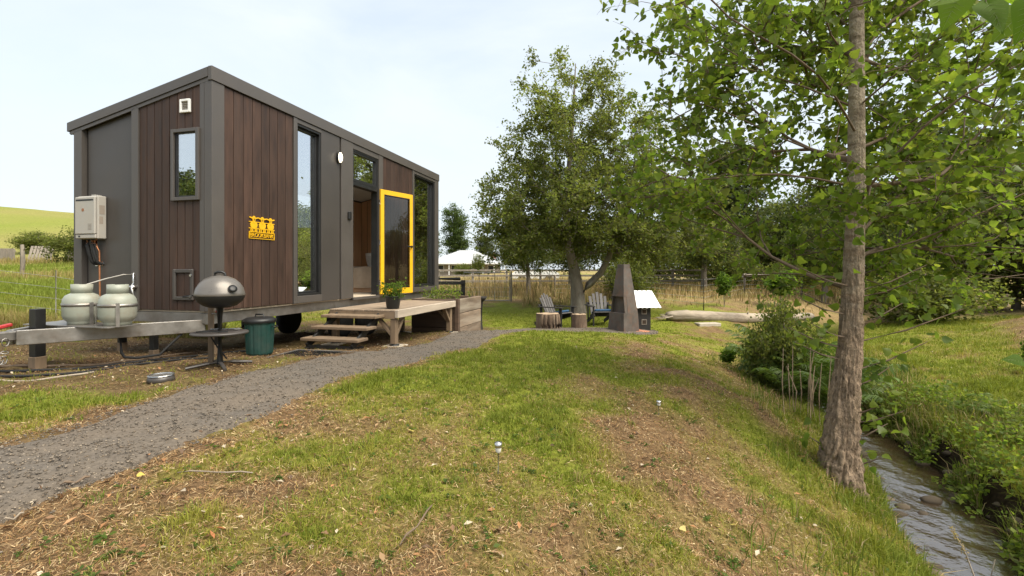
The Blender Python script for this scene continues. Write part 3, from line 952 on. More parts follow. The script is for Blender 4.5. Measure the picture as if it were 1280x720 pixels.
# pet hatch / access hatch
w = MB()
v0, v1, z0, z1 = 0.265, 0.592, 0.82, 1.215
t = 0.048
w.box(-0.038, -0.005, v0, v0 + t, z0, z1, 0.010).box(-0.038, -0.005, v1 - t, v1, z0, z1, 0.010).box(-0.036, -0.005, v0 + t - .005, v1 - t + .005, z1 - t, z1, 0.008).box(-0.036, -0.005, v0 + t - .005, v1 - t + .005, z0, z0 + t, 0.008)
f = w.build('access_hatch', M_panel, house)
hm = MB()
for k in range(2):
    hm.box(-0.012, -0.0045, v0 + t + k * 0.116, v0 + t + k * 0.116 + 0.111, z0 + t, z1 - t, 0.003)
hm.build('hatch_panel', M_plank, f)
for z in (z0 + 0.05, z1 - 0.08):
    MB().tube([(-0.038, v0 + 0.026, z), (-0.048, v0 + 0.026, z)], 0.016, 10).build('latch', M_steel, f)
# remaining walls; back-wall openings added to let skylight into the room
ew_prism('wall', 0.10, 2.31, ZB, M_panel, HL - 0.09, HL, drop=0.140)
for (a, b_, z0, z1) in ((0.09, 1.1, ZB, None), (1.101, 2.9, ZB, 0.95), (1.101, 2.9, 2.92, None), (2.901, 3.0, ZB, None), (3.001, 4.9, ZB, 0.95), (3.001, 4.9, 2.92, None), (4.901, 6.91, ZB, None)):
    MB().box(a, b_, HWD - 0.08, HWD, z0, (roofz(HWD) - 0.14) if z1 is None else z1).build('wall', M_panel, house)
# interior lining
IL = MB()
IL.box(4.91, 6.89, HWD - 0.10, HWD - 0.082, FL, roofz(HWD) - 0.20)
IL.build('inner_wall', M_ply, house)
ew_prism('inner_wall', 0.12, 2.20, FL, M_ply, HL - 0.115, HL - 0.092, drop=0.20)
MB().prism([(0.1, 0.11, roofz(0.11) - 0.175), (0.1, 2.22, roofz(2.22) - 0.175), (0.1, 2.22, roofz(2.22) - 0.160), (0.1, 0.11, roofz(0.11) - 0.160)], (6.8, 0, 0)).build('ceiling', M_inwhite, house)
MB().box(0.95, 1.0, 0.11, 2.2, FL, 3.05).build('inner_wall', M_inwhite, house)
for k in range(14):
    MB().box(HL - 0.121, HL - 0.116, 0.14 + k * 0.145, 0.145 + k * 0.145 + 0.004, FL, roofz(0.15 + k * 0.145) - 0.22).build('board_joint', M_darkwood, [c for c in house.children if c.name.startswith('inner_wall')][1])

# ---- things fixed to or inside the house
HM = Matrix.Translation((HX, HY, 0)) @ Matrix.Rotation(HR, 4, 'Z')


def hthing(name, u, v, z, label, cat, group=None, rz=0.0):
    p = HM @ Vector((u, v, z))
    return empty(name, p, HR + rz, label, cat, group)


t = hthing('wall_light', 2.585, -0.014, 3.195, 'lit oval bulkhead lamp with black rim on the grey wall panel', 'lamp')
MB().lathe([(0.052, 0), (0.054, 0.03), (0.048, 0.045)], 28, sy=1.95).build('rim', M_black, t, rot=(PI / 2, 0, 0))
MB().lathe([(0.045, 0.044), (0.043, 0.062), (0.030, 0.078), (0.0, 0.084)], 28, sy=2.0).build('diffuser', M_lampglow, t, rot=(PI / 2, 0, 0))

t = hthing('sheep_sign', 0.575, -0.006, 1.64, 'yellow cut-out sign of three sheep behind a rail on brown cladding', 'sign')
sg = MB()
def sbox(x0, x1, z0, z1): sg.box(x0, x1, -0.012, -0.002, z0, z1)
W_ = 0.475
for k in range(3):
    cx = 0.085 + k * 0.155
    sg.prism([(cx + 0.030 * math.cos(a) * (1 if math.sin(a) > 0 else 0.75), -0.016, 0.262 + 0.052 * math.sin(a)) for a in np.linspace(0, 2 * PI, 14)[:-1]], (0, 0.012, 0))
    for s_ in (-1, 1):
        sg.prism([(cx + s_ * 0.028, -0.014, 0.292), (cx + s_ * 0.075, -0.014, 0.300), (cx + s_ * 0.078, -0.014, 0.286), (cx + s_ * 0.03, -0.014, 0.272)][::s_], (0, 0.01, 0))
    bx_ = [(cx + 0.064 * math.cos(a) * (1 + 0.06 * math.sin(9 * a)), -0.013, 0.190 + 0.054 * math.sin(a) * (1 + 0.08 * math.cos(8 * a))) for a in np.linspace(0, 2 * PI, 22)[:-1]]
    sg.prism(bx_, (0, 0.010, 0))
    for dx in (-0.05, -0.02, 0.025, 0.052):
        sbox(cx + dx - 0.008, cx + dx + 0.008, 0.098, 0.135)
sbox(0, W_, 0.226, 0.236)
sbox(0, W_, 0.136, 0.148)
sbox(0, W_, 0.088, 0.098); sbox(0, W_, 0, 0.008); sbox(0, 0.010, 0.010, 0.086); sbox(W_ - 0.010, W_, 0.010, 0.086)
sg.build('cut_out', M_yellow, t)
ey = MB()
for k in range(3):
    cx = 0.085 + k * 0.155
    ey.box(cx - 0.006, cx + 0.006, -0.0185, -0.0165, 0.250, 0.276)
ey.build('sheep_faces', M_plank, t)
fc = bpy.data.curves.new('lettering', 'FONT')
fc.body = 'BROOKBANK'
fc.size = 0.084; fc.extrude = 0.004; fc.align_x = 'CENTER'; fc.offset = -0.0005
fc.materials.append(M_yellow)
fo = bpy.data.objects.new('type_tool', fc); COL.objects.link(fo)
bpy.context.view_layer.update()
fme = bpy.data.meshes.new_from_object(fo.evaluated_get(bpy.context.evaluated_depsgraph_get()))
bpy.data.objects.remove(fo)
fx_ = [v.co.x for v in fme.vertices]
fo = link('lettering', fme, t, (W_ / 2, -0.008, 0.022), (PI / 2, 0, 0))
fo.scale = (0.435 / max(0.01, max(fx_) - min(fx_)), 1, 1)

t = hthing('water_heater', 0.028, 1.965, 1.62, 'off-white gas water heater hung on the grey end panel', 'water heater')
hb = MB().box(-0.115, -0.001, -0.185, 0.185, 0.0, 0.575, 0.012).build('casing', M_offwhite, t)
MB().box(-0.150, -0.116, -0.178, 0.178, 0.062, 0.560, 0.010).build('front_cover', M_offwhite, t)
MB().box(-0.142, -0.116, -0.178, 0.178, 0.006, 0.058, 0.008).build('lower_cover', M_offwhite, t)
MB().box(-0.1525, -0.1505, -0.155, 0.155, 0.505, 0.526).build('flue_slot', M_black, t)
MB().box(-0.1445, -0.1425, 0.09, 0.12, 0.024, 0.044).build('badge', M_black, t)
lg = MB()
lg.lathe([(0.022, 0), (0.022, 0.002)], 12)
lg.build('emblem', M_copper, t, loc=(-0.1502, 0.03, 0.385), rot=(0, -PI / 2, 0))
MB().box(-0.095, -0.03, -0.1868, -0.1855, 0.33, 0.45).build('data_sticker', M_weather, t)
MB().box(-0.095, -0.05, -0.1868, -0.1855, 0.20, 0.30).build('data_sticker', M_weather, t)
sk = MB()
for k in range(5):
    sk.box(-0.1518, -0.1505, -0.125, -0.06, 0.12 + k * 0.018, 0.127 + k * 0.018)
sk.build('printed_notice', M_weather, t)
for k in range(4):
    MB().box(-0.10 + k * 0.022, -0.09 + k * 0.022, -0.12, -0.05, 0.5755, 0.592).build('flue_fin', M_offwhite, t)
for (yy_, mat, r) in ((0.06, M_rubber, 0.022), (-0.03, M_rubber, 0.020)):
    MB().tube([(-0.07, yy_, -0.0), (-0.075, yy_, -0.08), (-0.07, yy_ - 0.03, -0.2), (-0.06, yy_ - 0.06, -0.3), (-0.03, yy_ - 0.07, -0.33), (0.0, yy_ - 0.07, -0.33)], r, 8).build('pipe', mat, t)
    MB().tube([(-0.012, yy_ - 0.07, -0.33), (-0.001, yy_ - 0.07, -0.33)], 0.034, 12).build('pipe_flange', M_steel, t)
MB().tube([(-0.05, -0.07, 0), (-0.05, -0.07, -0.1), (-0.03, -0.09, -0.16), (-0.02, -0.09, -0.9)], 0.011, 8).build('gas_pipe', M_copper, t)
vb = MB()
for yy_ in (0.06, -0.03, -0.07):
    vb.tube([(-0.07, yy_, -0.06), (-0.07, yy_, -0.02)], 0.017, 8)
vb.build('valve', M_copper, t)

# gas bottles on the drawbar
def tank(u, v, label, bracket):
    t = hthing('gas_bottle', u, v, 0.592, label, 'gas bottle', 'gas bottles on the drawbar', rz=0.7)
    MB().lathe([(0.118, 0), (0.128, 0.0), (0.128, 0.028), (0.134, 0.040), (0.160, 0.065), (0.173, 0.105), (0.175, 0.235), (0.168, 0.285), (0.145, 0.325), (0.100, 0.350), (0.05, 0.356), (0.0, 0.357)], 36).build('body', M_tank, t)
    sh = MB()
    n = 26
    vs, fs = [], []
    for k in range(n):
        a = 0.55 + (2 * PI - 1.1) * k / (n - 1)
        for r, z in ((0.098, 0.345), (0.098, 0.452), (0.090, 0.452), (0.090, 0.345)):
            vs.append((r * math.cos(a), r * math.sin(a), z))
    for k in range(n - 1):
        for q in range(4):
            fs.append((k * 4 + q, (k + 1) * 4 + q, (k + 1) * 4 + (q + 1) % 4, k * 4 + (q + 1) % 4))
    sh.add(vs, fs, True)
    sh.build('collar', M_tank, t)
    MB().tube([(0, 0, 0.35), (0, 0, 0.42)], 0.02, 10).tube([(0, 0, 0.40), (0.06, 0, 0.40)], 0.014, 8).build('valve', M_copper, t)
    MB().lathe([(0.1752, 0.205), (0.1785, 0.205), (0.1785, 0.238), (0.1752, 0.238)], 36).build('strap', M_galv, t)
    for a in bracket:
        MB().beam((0.184 * math.cos(a), 0.184 * math.sin(a), -0.01), (0.184 * math.cos(a), 0.184 * math.sin(a), 0.25), 0.035, 0.006, 0.001, up=(math.cos(a), math.sin(a), 0)).build('bracket', M_galv, t)
    return t


A_ = PI - HR - 0.7 + 0.25
tank(-0.80, 0.985, 'pale green gas bottle on the drawbar, below the water heater', (-2.4, 0.6))
tank(-0.78, 0.475, 'pale gas bottle on the drawbar beside the regulator, nearer the brown cladding', (-2.9, -0.4, 1.8))
t = hthing('gas_regulator', 0.0, 1.235, 0.94, 'chrome gas regulator with pale hose on the grey trim', 'regulator')
MB().lathe([(0.02, 0), (0.045, 0.01), (0.045, 0.035), (0.02, 0.05)], 16).build('regulator_body', M_steel, t, loc=(-0.05, -0.01, 0.02))
MB().tube([(-0.03, 0, -0.02), (-0.05, -0.02, 0.10), (-0.035, 0.0, 0.20), (-0.023, 0.01, 0.22)], 0.010, 8).tube([(-0.05, -0.02, 0.10), (-0.09, -0.04, 0.03), (-0.07, -0.05, -0.06)], 0.009, 8).build('pipework', M_steel, t)
MB().tube([(-0.035, 0.0, 0.21), (-0.08, 0.10, 0.205), (-0.20, 0.25, 0.15), (-0.40, 0.38, 0.06), (-0.60, 0.10, 0.02), (-0.74, -0.14, 0.05)], 0.009, 8).build('hose', M_offwhite, t)

# bed, pillows and folding table inside
t = hthing('bed', 5.85, 1.18, FL + 0.001, 'bed under a cream blanket seen through the open doorway', 'bed')
MB().box(-1.0, 1.0, -0.85, 0.95, 0, 0.28, 0.01).build('base', M_ply, t)
MB().box(-0.99, 0.99, -0.84, 0.94, 0.281, 0.55, 0.05).build('mattress', M_pillow, t)
bl = MB()
nu, nv = 26, 26
vs, fs = [], []
for i in range(nu):
    for j in range(nv):
        x = -1.03 + 1.45 * i / (nu - 1); y = -0.89 + 1.80 * j / (nv - 1)
        z = 0.575 + 0.012 * math.sin(9 * x + 3 * y) + 0.01 * math.sin(13 * y)
        if i == 0: z = 0.10; x -= 0.03 + 0.02 * math.sin(j * 1.7)
        if i == 1: x = -1.03
        if j == 0: z = 0.10; y -= 0.03 + 0.02 * math.sin(i * 1.7)
        if j == 1: y = -0.89
        vs.append((x, y, z))
for i in range(nu - 1):
    for j in range(nv - 1):
        fs.append((i * nv + j, (i + 1) * nv + j, (i + 1) * nv + j + 1, i * nv + j + 1))
bl.add(vs, fs, True)
bl.build('blanket', M_linen, t)


def pillow(u, v, z, rx, mat, label, w=0.32, h=0.22):
    t = hthing('pillow', u, v, z, label, 'pillow', rz=0.2)
    vs, fs = [], []
    N = 14
    for sgn in (1, -1):
        for i in range(N + 1):
            for j in range(N + 1):
                a, b_ = -1 + 2 * i / N, -1 + 2 * j / N
                th = 0.09 * ((1 - abs(a) ** 3) * (1 - abs(b_) ** 3)) ** 0.5
                vs.append((sgn * th, a * w * (1 - 0.06 * b_ * b_), b_ * h * (1 - 0.06 * a * a)))
    o = (N + 1) ** 2
    for i in range(N):
        for j in range(N):
            q = (i * (N + 1) + j, (i + 1) * (N + 1) + j, (i + 1) * (N + 1) + j + 1, i * (N + 1) + j + 1)
            fs.append(q); fs.append(tuple(k + o for k in q[::-1]))
    MB().add(vs, fs, True).build('cushion', mat, t, rot=(0, -0.5, 0), loc=(0, 0, 0.2))


pillow(6.62, 1.55, FL + 0.57, 0, M_pillow, 'white pillow propped at the head of the bed')
pillow(6.42, 0.75, FL + 0.57, 0, M_cushion, 'dark blue cushion on the cream bed', 0.2, 0.2)
t = hthing('folding_table', 2.35, 1.0, FL + 0.001, 'small black folding table with crossed legs behind the tall glass', 'table')
MB().box(-0.3, 0.3, -0.3, 0.3, 0.70, 0.725, 0.005).build('table_top', M_black, t)
for s_ in (-0.26, 0.26):
    MB().beam((-0.26, s_, 0.0), (0.26, s_, 0.70), 0.02, 0.02).build('leg', M_black, t)
    MB().beam((0.26, s_ * 0.9, 0.0), (-0.26, s_ * 0.9, 0.70), 0.02, 0.02).build('leg', M_black, t)

# ---- deck, steps, planter (in the house's own directions)
def hroot(name, u, n, label, cat, z=0.0):
    return empty(name, hw(u, n, z), HR, label, cat)


DT = 0.545
t = hroot('deck', 2.27, 0.0, 'low weathered timber deck in front of the yellow door', 'deck')
DU, DN = 2.55, 1.32
nb = 13
wd = (DN - 0.10) / nb
for i in range(nb):
    yb = -0.07 - i * wd
    MB().box(0, DU, yb - wd + 0.006, yb, DT - 0.026, DT, 0.004).build('board', M_timber, t)
MB().box(-0.012, DU + 0.01, -DN - 0.042, -DN + 0.018, DT - 0.125, DT + 0.003, 0.005).build('fascia_board', pm('pale_deck_fascia', (0.40, 0.335, 0.265), 0.75, 0.2, 10, 0.3, 30, stretch=(0.12, 1, 1), bdist=0.004, dirt=(0.24, 0.18, 0.12), dirt_amt=0.4), t)
MB().box(0.004, 0.05, -DN + 0.02, -0.06, DT - 0.145, DT - 0.028, 0.004).build('end_joist', M_timber_z, t)
MB().box(DU - 0.05, DU - 0.004, -DN + 0.02, -0.06, DT - 0.145, DT - 0.028, 0.004).build('end_joist', M_timber_z, t)
for k in range(3):
    MB().box(0.052, DU - 0.052, -0.3 - k * 0.4, -0.26 - k * 0.4, DT - 0.125, DT - 0.028, 0.003).build('joist', M_timber, t)
for (pu, pn) in ((0.07, 1.25), (DU - 0.09, 1.25), (0.07, 0.14), (DU - 0.09, 0.14)):
    g = gz(*hw(2.27 + pu, pn)[:2])
    po_ = MB().box(pu - 0.048, pu + 0.048, -pn - 0.048, -pn + 0.048, g + 0.045, DT - 0.147, 0.004).build('post', M_timber_z, t)
    MB().lathe([(0.085, 0), (0.085, 0.012), (0.035, 0.02), (0.035, 0.03)], 14, c=(pu, -pn, g + 0.018)).build('post_foot', M_black, po_)
    pad = MB().box(pu - 0.19, pu + 0.19, -pn - 0.16, -pn + 0.16, g - 0.06, g + 0.017, 0.008).build('paving_pad', M_concrete, po_)
    if pn > 1:
        s_ = 1 if pu < 1 else -1
        MB().beam((pu + s_ * 0.03, -pn, DT - 0.42), (pu + s_ * 0.29, -pn, DT - 0.135), 0.075, 0.05, 0.004).build('brace', M_timber_z, t)
        MB().beam((pu, -pn + 0.03, DT - 0.42), (pu, -pn + 0.27, DT - 0.16), 0.05, 0.075, 0.004, up=(1, 0, 0)).build('brace', M_timber_z, t)

t = hroot('steps', 1.45, 0.0, 'three timber treads on black steel stringers climbing to the deck', 'steps')
for k, (uu, z) in enumerate(((0.0, 0.165), (0.25, 0.315), (0.50, 0.475))):
    MB().box(uu, uu + 0.29, -1.13, -0.13, z - 0.045, z, 0.006).build('tread', M_timber_z, t)
g0 = gz(*hw(1.45, 0.6)[:2])
for n_ in (0.24, 1.02):
    MB().beam((0.02, -n_, g0 + 0.03), (0.80, -n_, 0.46), 0.035, 0.09, 0.003).build('stringer', M_black, t)
    MB().box(0.0, 0.30, -n_ - 0.03, -n_ + 0.03, g0 - 0.02, g0 + 0.02, 0.004).build('foot_plate', M_black, t)
    for uu, z in ((0.05, 0.12), (0.30, 0.27)):
        MB().box(uu, uu + 0.03, -n_ - 0.014, -n_ + 0.014, z - 0.12, z - 0.002).build('tread_bracket', M_black, t)
MB().box(0.02, 0.05, -1.0, -0.26, g0 + 0.0, g0 + 0.05, 0.003).build('cross_bar', M_black, t)

zc = gz(*hw(0.85, 1.03)[:2])
t = hroot('floor_grate', 0.58, 1.02, 'dark diamond mesh floor grate lying at the foot of the steps', 'grate', zc + 0.03)
t.rotation_euler = (0, 0, HR + 0.05)
fm = MB()
gu, gn = 0.34, 0.46
for s_ in (-1, 1):
    fm.box(-gu, gu, s_ * gn - 0.012, s_ * gn + 0.012, -0.02, 0.018, 0.003).box(s_ * gu - 0.012, s_ * gu + 0.012, -gn + .013, gn - .013, -0.02, 0.018, 0.003)
fm.build('frame', M_galv, t)
gm = MB()
for k in np.arange(-0.8, 0.8, 0.04):
    for sg_ in (-1, 1):
        # clip the diagonal x = k + sg*y to the frame
        ys = [y for y in np.linspace(-gn, gn, 60) if abs(k + sg_ * y) < gu]
        if len(ys) > 2:
            gm.beam((k + sg_ * ys[0], ys[0], 0.004 + 0.003 * sg_), (k + sg_ * ys[-1], ys[-1], 0.004 + 0.003 * sg_), 0.007, 0.012, 0)
gm.build('diamond_mesh', M_black, t)

PU0, PU1, PN0, PN1 = 4.86, 6.42, 0.30, 1.40
t = hroot('planter_box', PU0, 0, 'raised garden bed of stacked old sleepers behind the deck', 'planter')
gp = min(gz(*hw(PU0, PN1)[:2]), gz(*hw(PU1, PN1)[:2]), gz(*hw(PU1, PN0)[:2])) - 0.03
ht = 0.575 - gp
for k in range(3):
    z0, z1 = gp + ht * k / 3 + 0.003, gp + ht * (k + 1) / 3 - 0.003
    MB().box(0.07 + 0.01 * k, PU1 - PU0 - 0.01 * (k % 2), -PN1 - 0.004 * k, -PN1 + 0.075, z0, z1, 0.010).build('sleeper', M_oldwood, t)
    MB().box(0, 0.068, -PN1 + 0.0, -PN0, z0, z1, 0.010).build('sleeper', M_darkwood, t)
    MB().box(0.07, PU1 - PU0, -PN0 - 0.075, -PN0, z0, z1, 0.010).build('sleeper', M_oldwood, t)
    MB().box(PU1 - PU0 - 0.08, PU1 - PU0 - 0.01, -PN1 + 0.08, -PN0 - 0.08, z0, z1, 0.010).build('sleeper', M_darkwood, t)
MB().box(-0.012, 0.09, -PN1 - 0.016, -PN1 + 0.078, gp, 0.585, 0.008).build('corner_post', M_darkwood, t)
MB().box(0.075, PU1 - PU0 - 0.085, -PN1 + 0.08, -PN0 - 0.08, 0.44, 0.50).build('soil', M_soil, t)

# ---- kettle grill, timber stake, bin, bowl
bx0, by0 = -3.14, 5.16
g = gz(bx0, by0)
t = empty('kettle_grill', (bx0, by0, g), 0.35, 'pedestal kettle grill with pale domed lid beside the house corner', 'grill')
R_ = 0.240
MB().lathe([(R_, 0.765), (R_ + 0.006, 0.775), (R_ * 0.985, 0.80), (R_ * 0.93, 0.85), (R_ * 0.80, 0.90), (R_ * 0.60, 0.945), (R_ * 0.35, 0.972), (0, 0.985)], 36, sy=0.86).build('lid', M_lidmetal, t)
MB().lathe([(0.0, 0.635), (R_ * 0.40, 0.637), (R_ * 0.66, 0.66), (R_ * 0.88, 0.70), (R_ * 0.985, 0.745), (R_ * 1.0, 0.764)], 36, sy=0.86).build('bowl', M_black, t)
ld = [c for c in t.children if c.name.startswith('lid')][0]
MB().tube([(-0.05, 0, 0.975), (-0.045, 0, 1.005), (-0.02, 0, 1.02), (0.02, 0, 1.02), (0.045, 0, 1.005), (0.05, 0, 0.975)], 0.014, 8).build('lid_handle', M_black, ld)
gsl = MB()
for k in range(5):
    gsl.beam((0.185 + 0.001 * k, -0.035 - 0.014 * k, 0.875), (0.215 + 0.001 * k, -0.03 - 0.014 * k, 0.825), 0.006, 0.006, 0)
gsl.lathe([(0.035, 0), (0.042, 0.004), (0.042, 0.012), (0.0, 0.014)], 14, c=(0, 0, 0))
gsl2 = MB().lathe([(0.0, 0.0), (0.040, 0.0), (0.044, 0.008), (0.02, 0.014), (0, 0.014)], 16).build('thermometer', M_black, ld, loc=(0.150, -0.165, 0.842), rot=(0.85, 0.62, 0))
MB().tube([(0, 0, 0.03), (0, 0, 0.64)], 0.036, 14).build('post', M_black, t)
MB().lathe([(0.075, 0.345), (0.270, 0.352), (0.278, 0.365), (0.270, 0.378), (0.075, 0.372)], 32, sy=0.9).build('tray', M_panel, t)
for k in range(4):
    a = k * PI / 2 + 0.35
    MB().tube([(0, 0, 0.05), (0.12 * math.cos(a), 0.12 * math.sin(a), 0.045), (0.31 * math.cos(a), 0.31 * math.sin(a), 0.018)], [0.022, 0.02, 0.016], 8).build('foot', M_panel, t)
MB().tube([(-0.25, -0.06, 0.765), (-0.31, -0.10, 0.763), (-0.31, 0.10, 0.763), (-0.25, 0.06, 0.765)], 0.010, 6).build('side_handle', M_black, t)
t2 = empty('grill_tools', (bx0, by0, g + 0.38), 0.35, 'dark tongs and scraper lying on the grill tray', 'tools')
MB().tube([(-0.2, -0.08, 0.012), (0.02, -0.14, 0.014), (0.1, -0.15, 0.012)], 0.008, 6).build('tongs', M_black, t2)
MB().tube([(-0.12, 0.14, 0.012), (0.12, 0.10, 0.014)], 0.009, 6).box(0.12, 0.18, 0.07, 0.12, 0.004, 0.022, 0.004).build('scraper', M_steel, t2)

x, y = -3.36, 5.36
g = gz(x, y)
t = empty('timber_stake', (x, y, g), 0.2, 'thin sawn timber stake with a tap standing behind the grill', 'stake')
MB().box(-0.024, 0.024, -0.024, 0.024, -0.05, 0.66, 0.003).build('post', M_timber_z, t)
MB().tube([(0.02, -0.03, 0.56), (0.11, -0.05, 0.56), (0.12, -0.05, 0.52)], 0.010, 8).build('tap', M_steel, t)
MB().box(0.07, 0.10, -0.07, -0.03, 0.575, 0.60, 0.004).build('tap_handle', M_redp, t)
MB().tube([(0.12, -0.05, 0.52), (0.10, -0.06, 0.40), (0.02, -0.05, 0.30), (0.09, -0.05, 0.18), (0.16, 0.0, 0.05)], 0.008, 6).build('hose', M_rubber, t)

x, y = hw(0.54, 0.22)[:2]
g = gz(x, y)
t = empty('rubbish_bin', (x, y, g), 0.0, 'ribbed dark green plastic bin with black lid under the house edge', 'bin')
n = 48
vs, fs = [], []
prof = [(0.0, 0.0), (0.155, 0.0), (0.165, 0.02), (0.185, 0.40), (0.195, 0.42), (0.195, 0.44)]
for i, (r, z) in enumerate(prof):
    for k in range(n):
        rr = r * (1 - (0.045 if 1 < i < 4 and (k % 4) in (0,) else 0))
        vs.append((rr * math.cos(2 * PI * k / n), rr * math.sin(2 * PI * k / n), z))
for i in range(len(prof) - 1):
    for k in range(n):
        fs.append((i * n + k, i * n + (k + 1) % n, (i + 1) * n + (k + 1) % n, (i + 1) * n + k))
MB().add(vs, fs).build('body', M_bin, t)
lidb = MB().lathe([(0.202, 0.425), (0.208, 0.44), (0.205, 0.465), (0.16, 0.490), (0.05, 0.50), (0, 0.50)], 32).build('lid', M_black, t)
MB().tube([(-0.06, 0, 0.49), (-0.05, 0, 0.53), (0.05, 0, 0.53), (0.06, 0, 0.49)], 0.011, 8).build('lid_handle', M_black, lidb)
for s_ in (-1, 1):
    MB().tube([(s_ * 0.19, -0.05, 0.38), (s_ * 0.225, -0.04, 0.36), (s_ * 0.225, 0.04, 0.36), (s_ * 0.19, 0.05, 0.38)], 0.010, 6).build('handle', M_black, t)

x, y = -3.29, 4.50
g = gz(x, y)
t = empty('dog_bowl', (x, y, g + 0.002), 0.0, 'steel dog bowl in a dark holder lying on the grass', 'bowl')
MB().lathe([(0.105, 0.0), (0.112, 0.01), (0.100, 0.055), (0.095, 0.055)], 28).build('holder', M_panel, t)
MB().lathe([(0.108, 0.056), (0.106, 0.062), (0.092, 0.060), (0.080, 0.015), (0.0, 0.012)], 28).build('dish', M_steel, t)

# hoses and boards on the dirt under the drawbar
def ground_tube(name, pts, r, mat, label, cat='hose', lift=0.0):
    P = []
    pts = np.array(pts, float)
    tt = np.linspace(0, len(pts) - 1, len(pts) * 8)
    xs = np.interp(tt, range(len(pts)), pts[:, 0]); ys = np.interp(tt, range(len(pts)), pts[:, 1])
    k = np.hanning(9); k /= k.sum()
    xs = np.convolve(np.pad(xs, 4, mode='edge'), k, 'valid'); ys = np.convolve(np.pad(ys, 4, mode='edge'), k, 'valid')
    z = ground(xs, ys)
    z = np.convolve(np.pad(z, 2, mode='edge'), np.ones(5) / 5, 'valid') + r * 0.9 + lift
    o = MB().tube(list(zip(xs, ys, z)), r, 8).build(name, mat)
    return tag(o, label, cat)


ground_tube('ground_hose', [(-6.5, 4.95), (-5.4, 5.0), (-4.75, 5.25), (-4.3, 5.75), (-3.9, 6.6), (-3.6, 7.4)], 0.016, M_rubber, 'black hose snaking over the dirt under the drawbar')
ground_tube('ground_hose', [(-6.5, 4.7), (-5.2, 4.78), (-4.6, 4.95), (-4.1, 5.5), (-3.8, 6.2)], 0.013, M_rubber, 'thinner dark hose nearest the grass, in front of the support leg')
ground_tube('ground_hose', [(-6.8, 5.15), (-5.6, 5.25), (-4.9, 5.45), (-4.5, 6.0), (-4.2, 7.0)], 0.014, M_twig, 'brown hose lying farthest back under the drawbar')
ground_tube('pale_pipe', [(-6.2, 4.62), (-5.3, 4.62), (-4.72, 4.74), (-4.3, 4.98)], 0.010, M_logw, 'pale pipe lying on the dirt at the foot of the support leg', 'pipe')
MB_ = MB().tube([HM @ Vector(p) for p in ((-0.62, 0.66, 0.44), (-0.62, 0.64, 0.25), (-0.60, 0.62, 0.19), (-0.5, 0.55, 0.17), (-0.35, 0.4, 0.19), (-0.15, 0.3, 0.42))], 0.016, 8)
tag(MB_.build('drain_hose', M_rubber), 'black hose looping down below the gas bottles', 'hose')

# ---- potted plant on the deck (leaves come with the other foliage)
PPX, PPY = hw(2.27 + 0.30, 1.10)[:2]

# ---- fire place: chairs, stumps, steel chimney, box with white lid
def adirondack(x, y, rz, label):
    g = gz(x, y)
    t = empty('adirondack_chair', (x, y, g + 0.01), rz, label, 'chair', 'chairs by the fire place')
    for s_ in (-1, 1):
        MB().beam((0.36, s_ * 0.26, 0.33), (-0.56, s_ * 0.26, 0.05), 0.03, 0.11, 0.004).build('stringer', M_rail, t)
        MB().box(0.34, 0.43, s_ * 0.30 - 0.016, s_ * 0.30 + 0.016, 0, 0.545, 0.004).build('front_leg', M_rail, t)
        MB().box(-0.36, 0.48, s_ * 0.33 - 0.065, s_ * 0.33 + 0.065, 0.546, 0.570, 0.006).build('arm', M_rail, t)
        MB().beam((-0.28, s_ * 0.30, 0.12), (-0.30, s_ * 0.30, 0.545), 0.03, 0.08, 0.004, up=(1, 0, 0)).build('arm_post', M_rail, t)
    for i in range(5):
        yy_ = -0.20 + i * 0.10
        L = 0.74 - 0.05 * abs(i - 2) ** 1.4
        d = Vector((-0.42, yy_ * 0.22, 0.90)).normalized()
        MB().beam(Vector((-0.13, yy_, 0.26)), Vector((-0.13, yy_, 0.26)) + d * L, 0.085, 0.02, 0.005, up=(1, 0, 0.4)).build('back_slat', M_chair, t)
    MB().beam((-0.36, -0.34, 0.60), (-0.36, 0.34, 0.60), 0.06, 0.025, 0.003, up=(1, 0, 0.4)).build('back_rail', M_rail, t)
    MB().beam((-0.17, -0.27, 0.25), (-0.17, 0.27, 0.25), 0.06, 0.03, 0.003, up=(1, 0, 0.4)).build('back_rail', M_rail, t)
    for i in range(6):
        a = i / 5
        MB().box(0.355 - a * 0.50 - 0.038, 0.355 - a * 0.50 + 0.038, -0.285, 0.285, 0.385 - a * 0.145, 0.405 - a * 0.145, 0.004).build('seat_slat', M_rail if i else M_chair, t)
    MB().beam((0.33, 0, 0.445), (-0.08, 0, 0.345), 0.50, 0.075, 0.03).build('seat_cushion', M_cushion, t)
    return t


adirondack(1.26, 13.85, -0.72, 'black slatted garden chair facing sideways, left of the pale tree trunk')
adirondack(2.58, 14.0, -1.50, 'slatted garden chair with blue cushion facing the viewer, next to the chimney')


